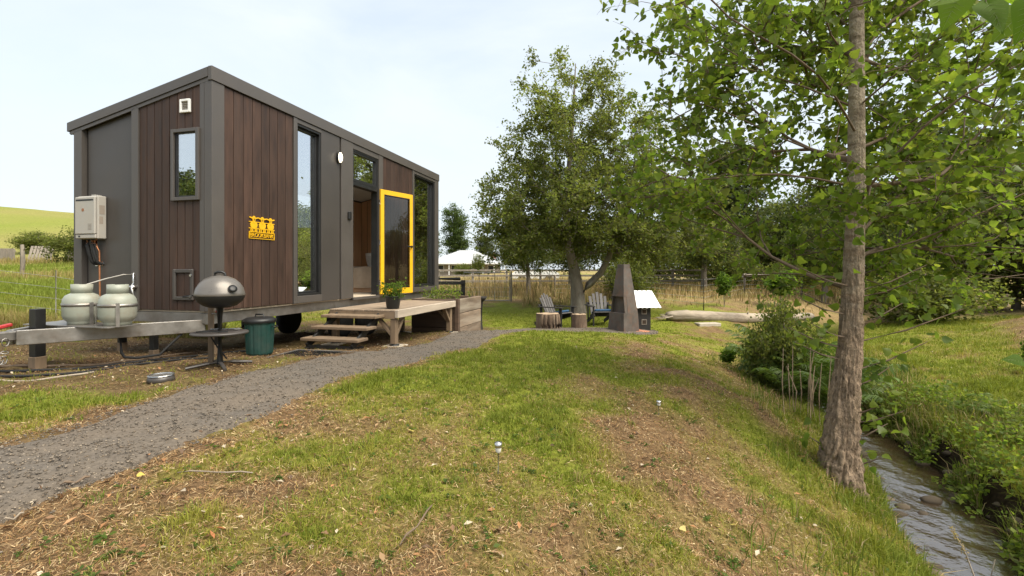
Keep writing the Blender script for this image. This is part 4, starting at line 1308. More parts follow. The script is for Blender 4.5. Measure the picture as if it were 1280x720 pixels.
def stump(x, y, r, h, label, wob, hollow=False):
    g = gz(x, y)
    t = empty('log_stump', (x, y, g - 0.03), 0.4, label, 'stump', 'log stumps by the fire place')
    n = 36
    vs, fs = [], []
    for i, z in enumerate(np.linspace(0, h, 9)):
        for k in range(n):
            a = 2 * PI * k / n
            rr = r * (1 + wob * (math.sin(3 * a + 1) * 0.5 + math.sin(7 * a + 2 * z) * 0.35 + math.sin(17 * a) * 0.25)) * (1.06 - 0.1 * z / h)
            vs.append((rr * math.cos(a), rr * math.sin(a), z))
    for i in range(8):
        for k in range(n):
            fs.append((i * n + k, i * n + (k + 1) % n, (i + 1) * n + (k + 1) % n, (i + 1) * n + k))
    MB().add(vs, fs, True).build('bark', M_stump, t)
    vs2 = [(v[0] * 0.99, v[1] * 0.99, h - 0.002 + 0.01 * math.sin(k)) for k, v in enumerate(vs[-n:])] + [(0, 0, h + 0.004)]
    MB().add(vs2, [(k, (k + 1) % n, n) for k in range(n)]).build('sawn_top', M_cut, t)
    if hollow:
        for k in range(6):
            a = -2.6 + k * 0.33
            MB().tube([(r * 1.02 * math.cos(a), r * 1.02 * math.sin(a), 0.02), (r * 1.05 * math.cos(a), r * 1.05 * math.sin(a), h * 0.5), (r * 0.96 * math.cos(a + 0.05), r * 0.96 * math.sin(a + .05), h * 0.98)], [0.075, 0.055, 0.04], 8).build('root_rib', M_stump, t)


stump(0.98, 13.05, 0.31, 0.46, 'dark gnarled log stump in front of the sideways chair', 0.16, True)
stump(1.86, 13.3, 0.21, 0.40, 'smooth sawn log stump standing between the two chairs', 0.05)

x, y = 2.80, 12.05
g = gz(x, y)
t = empty('outdoor_chimney', (x, y, g + 0.03), math.radians(33), 'tapered rusty steel outdoor fireplace chimney on a brick base', 'fireplace')


def frustum(mb, z0, h0, z1, h1, xl0=None, xl1=None):
    a0 = -h0 if xl0 is None else xl0
    a1 = -h1 if xl1 is None else xl1
    vs = [(a0, -h0, z0), (h0, -h0, z0), (h0, h0, z0), (a0, h0, z0), (a1, -h1, z1), (h1, -h1, z1), (h1, h1, z1), (a1, h1, z1)]
    mb.add(vs, [(3, 2, 1, 0), (4, 5, 6, 7), (0, 1, 5, 4), (1, 2, 6, 5), (2, 3, 7, 6), (3, 0, 4, 7)])


t.scale = (0.86, 0.86, 1.0)
def fh(z): return 0.285 - (z - 0.46) * (0.285 - 0.135) / (1.56 - 0.46)
c_ = MB(); frustum(c_, 0, 0.315, 0.455, 0.287)
c_.build('fire_box', M_steelrust, t)
c_ = MB(); frustum(c_, 0.456, fh(0.456), 0.86, fh(0.86), -0.12, -0.12)
c_.build('throat', M_steelrust, t)
for s_ in (-1, 1):
    c_ = MB()
    for (z0, z1) in ((0.456, 0.86),):
        c_.prism([(-fh(z0) + 0.05, s_ * (fh(z0) - 0.006), z0), (-0.12, s_ * (fh(z0) - 0.006), z0), (-0.12, s_ * (fh(z1) - 0.006), z1), (-fh(z1) + 0.0, s_ * (fh(z1) - 0.006), z1)], (0, -s_ * 0.01, 0))
    c_.build('cheek_plate', M_steelrust, t)
c_ = MB(); frustum(c_, 0.861, fh(0.861), 1.56, 0.135)
c_.build('flue', M_steelrust, t)
c_ = MB()
for s_ in (-1, 1):
    c_.box(-0.125, 0.125, s_ * 0.12 - 0.006, s_ * 0.12 + 0.006, 1.561, 1.66).box(s_ * 0.12 - 0.006, s_ * 0.12 + 0.006, -0.113, 0.113, 1.561, 1.655)
c_.build('flue_collar', M_steelrust, t)
MB().prism([(-0.3165, -0.20, 0.0), (-0.3165, 0.20, 0.0), (-0.2905, 0.18, 0.43), (-0.2905, -0.18, 0.43)], (-0.004, 0, 0)).build('ash_door', M_steelrust, t)
t = empty('brick_hearth', (x, y, g - 0.03), math.radians(33), 'flat terracotta brick base under the steel chimney', 'hearth')
for i in range(5):
    for j in range(3):
        if 1: MB().box(-0.50 + i * 0.2 + 0.004, -0.30 + i * 0.2 - 0.004, -0.42 + j * 0.28 + 0.004, -0.14 + j * 0.28 - 0.004, 0, 0.055 + 0.006 * ((i * 3 + j * 5) % 3), 0.006).build('brick', M_brick, t)

x, y = 3.44, 12.5
g = gz(x, y)
t = empty('lidded_box', (x, y, g), 0.12, 'black box with two square holes under a tilted white metal lid', 'box')
b_ = MB()
b_.box(-0.18, 0.18, 0.0, 0.30, 0.0, 0.62, 0.006)
b_.build('box_body', M_rail, t)
for z in (0.15, 0.42):
    f = MB().box(-0.072, 0.072, -0.010, -0.001, z - 0.005, z + 0.135, 0.003).build('hole_frame', M_greypost, t)
    MB().box(-0.05, 0.05, -0.014, -0.0105, z + 0.016, z + 0.114).build('hole', M_soil, f)
lid = MB()
vs, fs = [], []
N = 25
for i in range(N):
    xx_ = -0.36 + 0.72 * i / (N - 1)
    rz_ = 0.008 * math.sin(i * PI / 2 * 1.0)
    for (yy_, zz_) in ((-0.16, 0.60), (0.30, 1.02)):
        vs.append((xx_ + (0.04 if yy_ < 0 else -0.03), yy_ + rz_, zz_ + rz_))
        vs.append((xx_ + (0.04 if yy_ < 0 else -0.03), yy_ + 0.012 + rz_, zz_ - 0.012 + rz_))
for i in range(N - 1):
    a, b2 = i * 4, (i + 1) * 4
    fs += [(a, b2, b2 + 2, a + 2), (a + 1, a + 3, b2 + 3, b2 + 1), (a, a + 1, b2 + 1, b2), (a + 2, b2 + 2, b2 + 3, a + 3)]
fs += [(0, 2, 3, 1), ((N - 1) * 4, (N - 1) * 4 + 1, (N - 1) * 4 + 3, (N - 1) * 4 + 2)]
lid.add(vs, fs)
lid.build('lid', pm('white_sheet', (0.82, 0.82, 0.81), 0.4, 0.03, 5, 0.0), t)
for s_ in (-0.14, 0.14):
    MB().box(s_ - 0.02, s_ + 0.02, 0.24, 0.27, 0.621, 0.955).build('lid_prop', M_rail, t)

# fallen log, slab
p0, p1 = Vector((4.85, 15.0, gz(4.85, 15.0) + 0.14)), Vector((10.6, 17.0, gz(10.6, 17.0) + 0.30))
N, n = 44, 22
vs, fs = [], []
ax = (p1 - p0).normalized(); sx_ = Vector((0, 0, 1)).cross(ax).normalized(); sz_ = ax.cross(sx_)
for i in range(N):
    a = i / (N - 1)
    c0 = p0.lerp(p1, a)
    rr = 0.185 - 0.045 * a
    if a < 0.12: rr *= 0.62 + 0.38 * (a / 0.12) ** 0.6
    c0.z += 0.03 * math.sin(a * 7 + 1)
    for k in range(n):
        th = 2 * PI * k / n
        q = rr * (1 + 0.04 * math.sin(3 * th + a * 4) + 0.03 * math.sin(7 * th + a * 9) + 0.05 * random.uniform(-1, 1) * (2.2 if a < .15 else .6))
        vs.append(c0 + (sx_ * math.cos(th) + sz_ * math.sin(th)) * q)
for i in range(N - 1):
    for k in range(n):
        fs.append((i * n + k, i * n + (k + 1) % n, (i + 1) * n + (k + 1) % n, (i + 1) * n + k))
fs += [tuple(range(n))[::-1], tuple(range((N - 1) * n, N * n))]
t = empty('fallen_log', p0, 0, 'long bleached fallen tree trunk lying across the far lawn edge', 'log')
MB().add([v - p0 for v in vs], fs, True).build('trunk', M_logw, t)
for (a, ang, L, r) in ((0.30, 0.3, 0.10, 0.05), (0.52, 2.2, 0.07, 0.04), (0.74, 1.2, 0.08, 0.035)):
    c0 = Vector(vs[int(a * (N - 1)) * n + int(ang / (2 * PI) * n)]) - p0
    MB().tube([c0 - sz_ * 0.03, c0 + (sx_ * math.cos(ang) + sz_ * math.sin(ang)) * L], [r, r * .7], 8).build('knot', M_logw, t)
for k in range(7):
    yy_ = p0 + Vector((-0.1 + 0.05 * k, -0.12 + 0.04 * k, 0.02 * k - 0.05)) - p0
    MB().tube([yy_ + Vector((0.25, 0.05, 0.05)), yy_ + Vector((-0.25 - 0.07 * (k % 3), -0.05, -0.02 + 0.02 * (k % 2)))], [0.035, 0.012], 6).build('splinter', M_logw, t)
x, y = 6.05, 14.85
t = MB().box(-0.36, 0.36, -0.16, 0.16, -0.05, 0.055, 0.012).build('stone_slab', M_concrete, None, (x, y, gz(x, y)), (0, 0.0, 0.15))
tag(t, 'pale grey slab lying in the grass against the fallen trunk', 'slab')

# solar stake lights
def solar(x, y, h, label):
    g = gz(x, y)
    t = empty('garden_light', (x, y, g), 0.0, label, 'garden light', 'solar stake lights in the lawn')
    MB().tube([(0, 0, -0.03), (0, 0, h * 0.68)], 0.0055, 8).build('stake', M_steel, t)
    MB().lathe([(0.008, h * 0.66), (0.015, h * 0.70), (0.017, h * 0.83)], 16).build('lens', M_inwhite, t)
    MB().lathe([(0.019, h * 0.83), (0.021, h * 0.84), (0.021, h * 0.98), (0.0, h)], 16).build('cap', M_steel, t)


solar(-0.075, 2.63, 0.175, 'steel solar stake light standing in the bare lawn centre')
solar(1.29, 4.22, 0.13, 'steel solar stake light at the crest of the grassy bank')

# ------------------------------------------------------------------ foliage tools
def unit(a):
    return a / np.maximum(np.linalg.norm(a, axis=-1, keepdims=True), 1e-9)


POP_V = np.array([(0, 0, 0), (.10, .36, .05), (.34, .45, .07), (.66, .23, .05), (1, 0, -.06), (.66, -.23, .05), (.34, -.45, .07), (.10, -.36, .05), (.38, 0, -.04)])
POP_F = np.array([(8, 1, 0), (8, 2, 1), (8, 3, 2), (8, 4, 3), (8, 5, 4), (8, 6, 5), (8, 7, 6), (8, 0, 7)])
RHO_V = np.array([(0, 0, 0), (.45, .30, .07), (1, 0, -.05), (.45, -.30, .07)])
RHO_F = np.array([(0, 2, 1), (0, 3, 2)])
LAN_V = np.array([(0, 0, 0), (.4, .13, .03), (1, 0, -.12), (.4, -.13, .03)])


def leaf_axes(r, n, up=0.55, droop=0.2, out=None):
    N = unit(r.normal(size=(n, 3)) + np.array((0, 0, up * 1.6)))
    D = r.normal(size=(n, 3)) + np.array((0, 0, -droop))
    if out is not None: D = D + out
    D = unit(D - (D * N).sum(1, keepdims=True) * N)
    return D, np.cross(N, D), N


def leaf_mesh(P, D, B, N, size, TV, TF):
    V = P[:, None] + size[:, None, None] * (TV[None, :, 0:1] * D[:, None] + TV[None, :, 1:2] * B[:, None] + TV[None, :, 2:3] * N[:, None])
    F = TF[None] + (np.arange(len(P)) * len(TV))[:, None, None]
    return V.reshape(-1, 3), F.reshape(-1, 3)


def edge_tubes(P0, P1, R0, R1, n=5):
    d = unit(P1 - P0)
    a = np.where(np.abs(d[:, 2:3]) < 0.9, np.array([[0, 0, 1.]]), np.array([[1., 0, 0]]))
    x = unit(np.cross(d, a)); y = np.cross(d, x)
    t = np.arange(n) * 2 * PI / n
    ring = np.cos(t)[None, :, None] * x[:, None] + np.sin(t)[None, :, None] * y[:, None]
    V = np.concatenate([P0[:, None] + ring * R0[:, None, None], P1[:, None] + ring * R1[:, None, None]], 1)
    k = np.arange(n); k2 = (k + 1) % n
    T = np.concatenate([np.stack([k, k2, n + k2], 1), np.stack([k, n + k2, n + k], 1)])
    F = T[None] + (np.arange(len(P0)) * 2 * n)[:, None, None]
    return V.reshape(-1, 3), F.reshape(-1, 3)


def blob_points(r, blobs, n, shell=0.5):
    B = np.array(blobs, float)
    vol = B[:, 3] * B[:, 4] * B[:, 5]
    k = r.choice(len(B), n, p=vol / vol.sum())
    u = unit(r.normal(size=(n, 3))) * (r.random((n, 1)) ** shell)
    return B[k, :3] + u * B[k, 3:6]


def skeleton(r, trunk, trunk_r, centers, step=0.45, twig=0.006, wob=0.10):
    """joins every leaf cluster to the nearest wood, thickening towards the trunk"""
    trunk = np.array(trunk, float)
    seg = np.linalg.norm(np.diff(trunk, axis=0), axis=1)
    s = np.concatenate([[0], np.cumsum(seg)])
    m = max(6, int(s[-1] / 0.22))
    q = np.linspace(0, s[-1], m)
    T = np.stack([np.interp(q, s, trunk[:, i]) for i in range(3)], 1)
    TR = np.interp(q, s, trunk_r)
    nodes = [T[i] for i in range(m)]
    par = [-1] + list(range(m - 1))
    ntr = m
    axis = T[np.abs(T[None, :, 2] - centers[:, None, 2]).argmin(1)]
    order = np.argsort(np.linalg.norm((centers - axis)[:, :2], axis=1))
    arr = np.zeros((len(centers) * 14 + m + 10, 3)); arr[:m] = T
    cost = np.zeros(len(arr)); cost[:m] = 0
    cnt = m
    for c in centers[order]:
        d = c - arr[:cnt]
        dist = np.linalg.norm(d, axis=1)
        # prefer wood that lies below and inside
        sc_ = dist * (1 + 0.9 * np.clip(-(d[:, 2]) / (dist + 1e-6) + 0.15, 0, 1)) + cost[:cnt] * 0.22
        sc_[: max(1, int(m * 0.10))] += 3
        j = int(sc_.argmin())
        p = arr[j].copy(); L = dist[j]
        k = max(1, int(L / step))
        prev = j
        side = r.normal(size=3) * wob * L
        for i in range(1, k + 1):
            a = i / k
            if cnt >= len(arr): break
            arr[cnt] = p + (c - p) * a + side * math.sin(PI * a) + np.array((0, 0, -0.06 * L * math.sin(PI * a)))
            cost[cnt] = cost[prev] + L / k
            par.append(prev)
            prev = cnt
            cnt += 1
    par = np.array(par)
    arr = arr[:cnt]
    area = np.zeros(cnt)
    main = {}
    kids = np.bincount(par[par >= 0], minlength=cnt)
    for i in range(cnt - 1, 0, -1):
        if kids[i] == 0: area[i] += twig ** 2.3
        if i >= ntr: area[par[i]] += area[i] * 1.03
    rad = np.maximum(area, 1e-12) ** (1 / 2.3)
    for i in range(ntr, cnt):                                  # ease the kinks out of the boughs
        p_i = par[i]
        if p_i >= ntr and (p_i not in main or area[i] > area[main[p_i]]): main[p_i] = i
    mi = np.array(list(main.keys()), int); mc = np.array(list(main.values()), int)
    if len(mi):
        for _ in range(4):
            arr[mi] = 0.5 * arr[mi] + 0.25 * (arr[par[mi]] + arr[mc])
    e = np.arange(ntr, cnt)
    r0 = rad[par[e]].copy()
    at_tr = par[e] < ntr
    r0[at_tr] = np.minimum(rad[e][at_tr] * 1.25, TR[par[e][at_tr]] * 0.8)
    r0 = np.minimum(r0, rad[e] * 1.5)
    return arr, par, e, r0, rad


def shade_cols(r, n, pal, ctint):
    """leaf colours: a random mix of the palette times a cluster tint"""
    pal = np.array(pal)
    a = r.random((n, 1)); k = r.integers(0, len(pal), n); k2 = r.integers(0, len(pal), n)
    return (pal[k] * a + pal[k2] * (1 - a)) * ctint[:, None] * (0.8 + 0.4 * r.random((n, 1)))


def trunk_mesh(name, pts, rad, mat, n=20, furrow=0.06, flare=0.0, seed=0, step=0.08, ridged=False):
    pts = np.array(pts, float)
    s = np.concatenate([[0], np.cumsum(np.linalg.norm(np.diff(pts, axis=0), axis=1))])
    m = int(s[-1] / step) + 2
    q = np.linspace(0, s[-1], m)
    T = np.stack([np.interp(q, s, pts[:, i]) for i in range(3)], 1)
    k = np.hanning(9); k /= k.sum()
    for i in range(2): T[:, i] = np.convolve(np.pad(T[:, i], 4, mode='edge'), k, 'valid')
    R = np.interp(q, s, rad)
    a = np.arange(n) * 2 * PI / n + PI / 2
    A, Q = np.meshgrid(a, q)
    nz_ = fbm(np.cos(A) * 6 + np.sin(A) * 9 + 40, Q * 1.6 + np.sin(A) * 3, seed, 3) - 0.5
    nz_ = nz_ + 0.6 * (fbm(np.cos(A) * 3 + 9 + seed, np.sin(A) * 3 + Q * 0.9, seed + 3, 2) - 0.5)
    if ridged:
        wq = Q * 6.5 + (A - PI / 2) * 0.5
        wa = (A - PI / 2) * 6.5 + 1.6 * (fbm(A * 1.2, Q * 1.6, seed + 8, 2) - 0.5) * 2
        rg = np.abs(fbm(wa, wq, seed + 5, 3) - 0.5) * 2
        nz_ = 0.35 * nz_ + 0.42 * (np.clip(rg * 2.2, 0, 1) - 0.7) + 0.25 * (fbm(wa * 3, wq * 4, seed + 6, 2) - 0.5)
    rr = R[:, None] * (1 + furrow * 2 * nz_ * np.clip(1.15 - Q / 3.4, .16, 1))
    if flare: rr = rr * (1 + flare * np.exp(-Q / 0.22) * (1 + 0.35 * np.cos(A * 5 + seed)))
    X = T[:, 0][:, None] + rr * np.cos(A); Y = T[:, 1][:, None] + rr * np.sin(A); Z = T[:, 2][:, None] + 0 * A
    V = np.stack([X.ravel(), Y.ravel(), Z.ravel()], 1)
    i, j = np.meshgrid(np.arange(m - 1), np.arange(n), indexing='ij')
    i, j = i.ravel(), j.ravel(); j2 = (j + 1) % n
    F = np.concatenate([np.stack([i * n + j, i * n + j2, (i + 1) * n + j2], 1), np.stack([i * n + j, (i + 1) * n + j2, (i + 1) * n + j], 1)])
    return fast_mesh(name, V, F, mat, None, True)


def tree_data(name, seed, trunk, trunk_r, blobs, ncl, per, size, spread, pal, TV=RHO_V, TF=RHO_F, shell=0.5, up=0.5, droop=0.2, bark=None, leaf=None, step=0.45, twig=0.008, furrow=0.06, flare=0.2, tint=(0.75, 1.2), nside=14, sprays=None):
    r = np.random.default_rng(seed)
    C = blob_points(r, blobs, ncl, shell)
    arr, par, e, r0, rad = skeleton(r, trunk, trunk_r, C, step, twig)
    V, F = edge_tubes(arr[par[e]], arr[e], r0, rad[e])
    bm_ = fast_mesh(name + '_branches', V, F, bark or M_twig, None, True)
    # leaves round the cluster centres and along the twigs
    tips = e[rad[e] < twig * 2.6]
    base_i = r.choice(tips, int(ncl * per * 0.45))
    P1 = arr[base_i] + r.normal(size=(len(base_i), 3)) * spread * 0.45
    ci = np.repeat(np.arange(ncl), int(per * 0.55))
    P2 = C[ci] + r.normal(size=(len(ci), 3)) * spread * np.array((1, 1, 0.6))
    P = np.concatenate([P1, P2])
    ct = tint[0] + (tint[1] - tint[0]) * r.random(ncl)
    nearest = np.concatenate([r.integers(0, ncl, len(P1)), ci])
    out_ = None
    if sprays:
        # leaves strung along fine side twigs
        ntw, tlen, nlf, off = sprays
        Tp = np.array(trunk, float)
        ax_ = np.stack([np.interp(C[:, 2], Tp[:, 2], Tp[:, i]) for i in range(2)] + [C[:, 2]], 1)
        od = unit(C - ax_ + 1e-4)
        ck = np.repeat(np.arange(ncl), ntw)
        dv = unit(r.normal(size=(len(ck), 3)) * 0.62 + od[ck] * 0.75 + np.array((0, 0, 0.30)))
        Lt = tlen * (0.55 + 0.8 * r.random(len(ck)))[:, None]
        q0, q1, q2 = C[ck], C[ck] + dv * Lt * 0.5 + np.array((0, 0, 0.04)) * Lt, C[ck] + dv * Lt + np.array((0, 0, -0.10)) * Lt
        w0 = np.full(len(ck), twig * 0.62)
        Va, Fa = edge_tubes(q0, q1, w0, w0 * 0.7, 4)
        Vb, Fb = edge_tubes(q1, q2, w0 * 0.7, w0 * 0.3, 4)
        V, F = edge_tubes(arr[par[e]], arr[e], r0, rad[e])
        Vall = np.concatenate([V, Va, Vb]); Fall = np.concatenate([F, Fa + len(V), Fb + len(V) + len(Va)])
        bm_ = fast_mesh(name + '_branches', Vall, Fall, bark or M_twig, None, True)
        tk = np.repeat(np.arange(len(ck)), nlf)
        tt = 0.06 + 0.98 * r.random(len(tk))[:, None]
        P = np.where(tt < .5, q0[tk] + (q1 - q0)[tk] * tt * 2, q1[tk] + (q2 - q1)[tk] * (tt * 2 - 1)) + r.normal(size=(len(tk), 3)) * off
        nearest = ck[tk]
        out_ = dv[tk] * 0.7
    D, B, N = leaf_axes(r, len(P), up, droop, out_)
    sz = size * (0.65 + 0.7 * r.random(len(P)))
    V, F = leaf_mesh(P, D, B, N, sz, TV, TF)
    cols = np.repeat(shade_cols(r, len(P), pal, ct[nearest]), len(TV), 0)
    cm = fast_mesh(name + '_crown', V, F, leaf or M_leaf, cols)
    tm = trunk_mesh(name + '_trunk', trunk, trunk_r, bark or M_bark2, nside, furrow, flare, seed)
    return dict(trunk=tm, branches=bm_, crown=cm, P=P, D=D, B=B, N=N, size=sz, cols=cols[::len(TV)])


def plant_tree(d, name, label, cat, loc, rz=0.0, scale=1.0, group=None, z=None):
    if not hasattr(scale, '__len__'): scale = (scale,) * 3
    t = empty(name, (loc[0], loc[1], gz(*loc) - 0.05 if z is None else z), rz, label, cat, group)
    t.scale = scale
    link('trunk', d['trunk'], t)
    b = link('branches', d['branches'], t)
    c = link('crown', d['crown'], t)
    c['kind'] = 'stuff'
    return t


G_OLIVE = [(0.138, 0.168, 0.042), (0.100, 0.130, 0.034), (0.175, 0.195, 0.054), (0.145, 0.145, 0.046)]
G_DARK = [(0.082, 0.112, 0.036), (0.108, 0.136, 0.042), (0.064, 0.088, 0.031), (0.142, 0.150, 0.048)]
G_POP = [(0.130, 0.190, 0.030), (0.175, 0.235, 0.040), (0.100, 0.150, 0.028), (0.220, 0.250, 0.050)]
G_BRIGHT = [(0.10, 0.17, 0.025), (0.13, 0.19, 0.03), (0.07, 0.13, 0.02)]
G_GUM = [(0.075, 0.095, 0.045), (0.060, 0.080, 0.036), (0.10, 0.11, 0.05)]
G_DRY = [(0.36, 0.27, 0.125), (0.42, 0.32, 0.16), (0.27, 0.19, 0.09), (0.30, 0.25, 0.11)]

# ---- the poplar on the bank
bx_, by_ = 2.86, 4.22
bz_ = gz(bx_, by_)
tr = [(0, 0, -0.15), (0.025, 0, 0.3), (0.07, 0.01, 0.67), (0.125, 0.02, 1.2), (0.15, 0.02, 1.7), (0.165, 0.0, 2.4), (0.155, -0.02, 3.3), (0.17, 0.0, 4.6), (0.18, 0.03, 6.2), (0.2, 0.0, 7.6)]
trr = [0.165, 0.140, 0.114, 0.092, 0.079, 0.071, 0.062, 0.050, 0.034, 0.012]
blobs = [(0.15, 0.25, 4.3, 1.9, 1.75, 2.4), (-0.35, 0.75, 2.75, 1.45, 1.1, 0.75), (1.5, 0.5, 2.9, 1.7, 1.3, 1.0), (0.2, 0.9, 3.6, 1.85, 1.4, 1.2), (1.9, 0.9, 3.9, 1.5, 1.4, 1.3), (0.9, 0.8, 2.05, 1.0, 0.8, 0.42), (-0.55, 0.9, 4.0, 0.95, 0.9, 1.0), (2.2, 1.0, 2.6, 1.2, 1.0, 0.7), (-0.8, 0.85, 2.75, 0.95, 0.8, 0.6), (1.2, 0.6, 4.6, 1.7, 1.5, 1.6), (0.7, 1.0, 2.0, 1.3, 0.9, 0.5), (2.3, 1.0, 2.1, 1.2, 0.9, 0.6), (0.2, -0.45, 3.3, 0.75, 0.4, 1.3), (-0.2, 1.1, 2.2, 0.9, 0.7, 0.5), (1.4, 0.7, 2.15, 1.3, 0.9, 0.5), (0.15, -0.4, 2.9, 0.6, 0.35, 1.0)]
d = tree_data('poplar', 31, tr, trr, blobs, 500, 46, 0.066, 0.20, G_POP, POP_V, POP_F, 0.55, 0.35, 0.6, M_twig, M_leaf, 0.3, 0.0052, tint=(0.78, 1.3), sprays=(5, 0.40, 9, 0.028))
t = empty('poplar_tree', (bx_, by_, bz_), 0, 'leafy poplar with grey-brown furrowed trunk on the creek bank', 'tree')
link('trunk', trunk_mesh('poplar_trunk', tr, trr, M_bark, 110, 0.28, 0.26, 9, 0.018, True), t)
link('branches', d['branches'], t)
# the leaves that show largest become leaves of their own
Pw = d['P'] + np.array((bx_, by_, bz_))
keep = np.linalg.norm(Pw - np.array((0, 0, CZ)), axis=1) > 1.75
px_ = 640 + 600 * Pw[:, 0] / Pw[:, 1]; py_ = 338 - 600 * (Pw[:, 2] - CZ) / Pw[:, 1]
inf_ = keep & (px_ > 10) & (px_ < 1270) & (py_ > 8) & (py_ < 700)
rank = np.where(inf_, d['size'] / Pw[:, 1], 0)
big = np.argsort(-rank)[:150]
rest = keep.copy(); rest[big] = False
V, F = leaf_mesh(d['P'][rest], d['D'][rest], d['B'][rest], d['N'][rest], d['size'][rest], POP_V, POP_F)
c = link('crown', fast_mesh('poplar_crown', V, F, M_leaf, np.repeat(d['cols'][rest], 9, 0)), t)
c['kind'] = 'stuff'
leaf_me = fast_mesh('leaf', POP_V, POP_F, M_leaf1)
for i in big:
    s_ = d['size'][i]
    mt = Matrix([[*(np.array((d['D'][i][k], d['B'][i][k], d['N'][i][k])) * s_), d['P'][i][k]] for k in range(3)] + [[0, 0, 0, 1]])
    o = link('leaf', leaf_me, t)
    o.matrix_local = mt
# water shoots low on the trunk
r = np.random.default_rng(4)
shoots = MB(); SP = []
for (z, a, L) in ((1.05, 2.9, .45), (0.95, 0.1, .75), (0.8, 0.35, .5), (1.25, 3.4, .4), (0.5, -0.5, .45), (0.35, 0.1, .4), (1.2, -0.2, .9), (0.25, 2.6, .3), (0.6, -1.2, .35), (0.15, -0.8, .3), (1.45, 3.0, .45), (1.35, 0.3, .6), (1.6, -0.6, .5), (1.5, 2.4, .5), (1.15, 2.7, .5), (1.7, 3.3, .55), (1.65, 0.1, .7)):
    x0 = 0.05 + 0.05 * z
    p0 = np.array((x0, 0, z)); p1 = p0 + np.array((math.cos(a) * L, math.sin(a) * L * .7, L * .35))
    shoots.tube([p0, (p0 + p1) / 2 + np.array((0, 0, -0.03)), p1], [0.012, 0.008, 0.003], 5, False)
    for q in range(int(11 * L + 4)):
        SP.append(p0 + (p1 - p0) * (0.3 + 0.75 * r.random()) + r.normal(size=3) * 0.06)
shoots.build('low_shoots', M_twig, t)
SP = np.array(SP)
D, B, N = leaf_axes(r, len(SP), 0.3, 0.8)
for i in range(len(SP)):
    s_ = 0.06 + 0.035 * r.random()
    o = link('leaf', leaf_me, t)
    o.matrix_local = Matrix([[D[i][k] * s_, B[i][k] * s_, N[i][k] * s_, SP[i][k]] for k in range(3)] + [[0, 0, 0, 1]])

# ---- second poplar beside the viewpoint: only a low twig of it hangs into view
ox, oy = 3.0, -0.9
oz = gz(ox, oy)
t = empty('near_poplar', (ox, oy, oz), 0, 'low poplar twig with large bright leaves hanging in close to the viewer', 'tree')
link('trunk', trunk_mesh('near_poplar_trunk', [(0, 0, -.1), (.02, 0, 1.5), (0, 0, 3.5), (.05, 0, 6)], [.13, .11, .08, .03], M_bark, 24, 0.1, 0.3, 5), t)
twp = [Vector(p_) - Vector((ox, oy, oz)) for p_ in ((3.0, -0.9, 2.2), (2.3, -0.3, 2.55), (1.7, 0.35, 2.35), (1.25, 0.75, 1.98), (1.08, 0.88, 1.87), (0.86, 0.91, 1.83))]
MB().tube(twp, [0.03, 0.02, 0.012, 0.006, 0.004, 0.002], 8).build('bough', M_twig, t)
MB().tube([Vector(p_) - Vector((ox, oy, oz)) for p_ in ((1.45, 0.57, 2.15), (1.50, 0.85, 1.65), (1.42, 1.08, 1.22), (1.26, 1.145, 1.08))], [0.006, 0.005, 0.003, 0.002], 6).build('side_twig', M_twig, t)
big_me_v = []
BV, BF = [], []
NU, NVv = 9, 9
for i in range(NU):
    a = i / (NU - 1)
    wd = 0.47 * (min(1, a / 0.16) ** 0.6) * (1 - max(0, (a - 0.16) / 0.84) ** 1.25)
    for j in range(NVv):
        b_ = -1 + 2 * j / (NVv - 1)
        BV.append((a - 0.08 * abs(b_) * (1 - a), b_ * wd * (1 + 0.04 * math.sin(i * 5 + j)), 0.10 * abs(b_) * wd + 0.03 * math.sin(a * 5 + b_) - 0.10 * a * a))
for i in range(NU - 1):
    for j in range(NVv - 1):
        q = (i * NVv + j, (i + 1) * NVv + j, (i + 1) * NVv + j + 1, i * NVv + j + 1)
        BF += [(q[0], q[1], q[2]), (q[0], q[2], q[3])]
nl_me = fast_mesh('large_leaf', BV, BF, M_bigleaf, None, True)
vein = MB()
vein.tube([(0.0, 0, 0.006), (0.5, 0, 0.02 - 0.02), (0.95, 0, -0.09)], [0.010, 0.007, 0.002], 5)
for k in range(5):
    a = 0.14 + k * 0.13
    for s_ in (-1, 1):
        vein.tube([(a, 0, 0.004 - 0.1 * a * a + 0.03 * math.sin(a * 5)), (a + 0.13, s_ * 0.30 * (1 - a * .8), 0.035 - 0.1 * a * a + 0.03 * math.sin(a * 5))], [0.005, 0.002], 4)
vein_me = vein.mesh('midrib', leafmat('leaf_vein', 0.3, 0.5, single=((0.20, 0.26, 0.08), (0.22, 0.28, 0.09))))


def near_leaf(px, py, Y, ang, size, tilt, roll):
    P = Vector(((px - 640) / 600 * Y, Y, CZ - (py - 338) / 600 * Y)) - Vector((ox, oy, oz))
    o = link('leaf', nl_me, t)
    D = Vector((math.cos(ang), tilt, math.sin(ang))).normalized()
    Nn = Vector((0.25 * math.sin(ang) + 0.15, -0.75, 0.65 + roll)); Nn = (Nn - D * Nn.dot(D)).normalized()
    B = Nn.cross(D)
    o.matrix_local = Matrix([[D[k] * size, B[k] * size, Nn[k] * size, P[k]] for k in range(3)] + [[0, 0, 0, 1]])
    link('midrib', vein_me, o)
    pe = MB().tube([P, P + Vector((0.01, 0.0, 0.05)), P + Vector((0.03, -0.01, 0.10))], 0.0012, 5).build('petiole', M_twig, t)


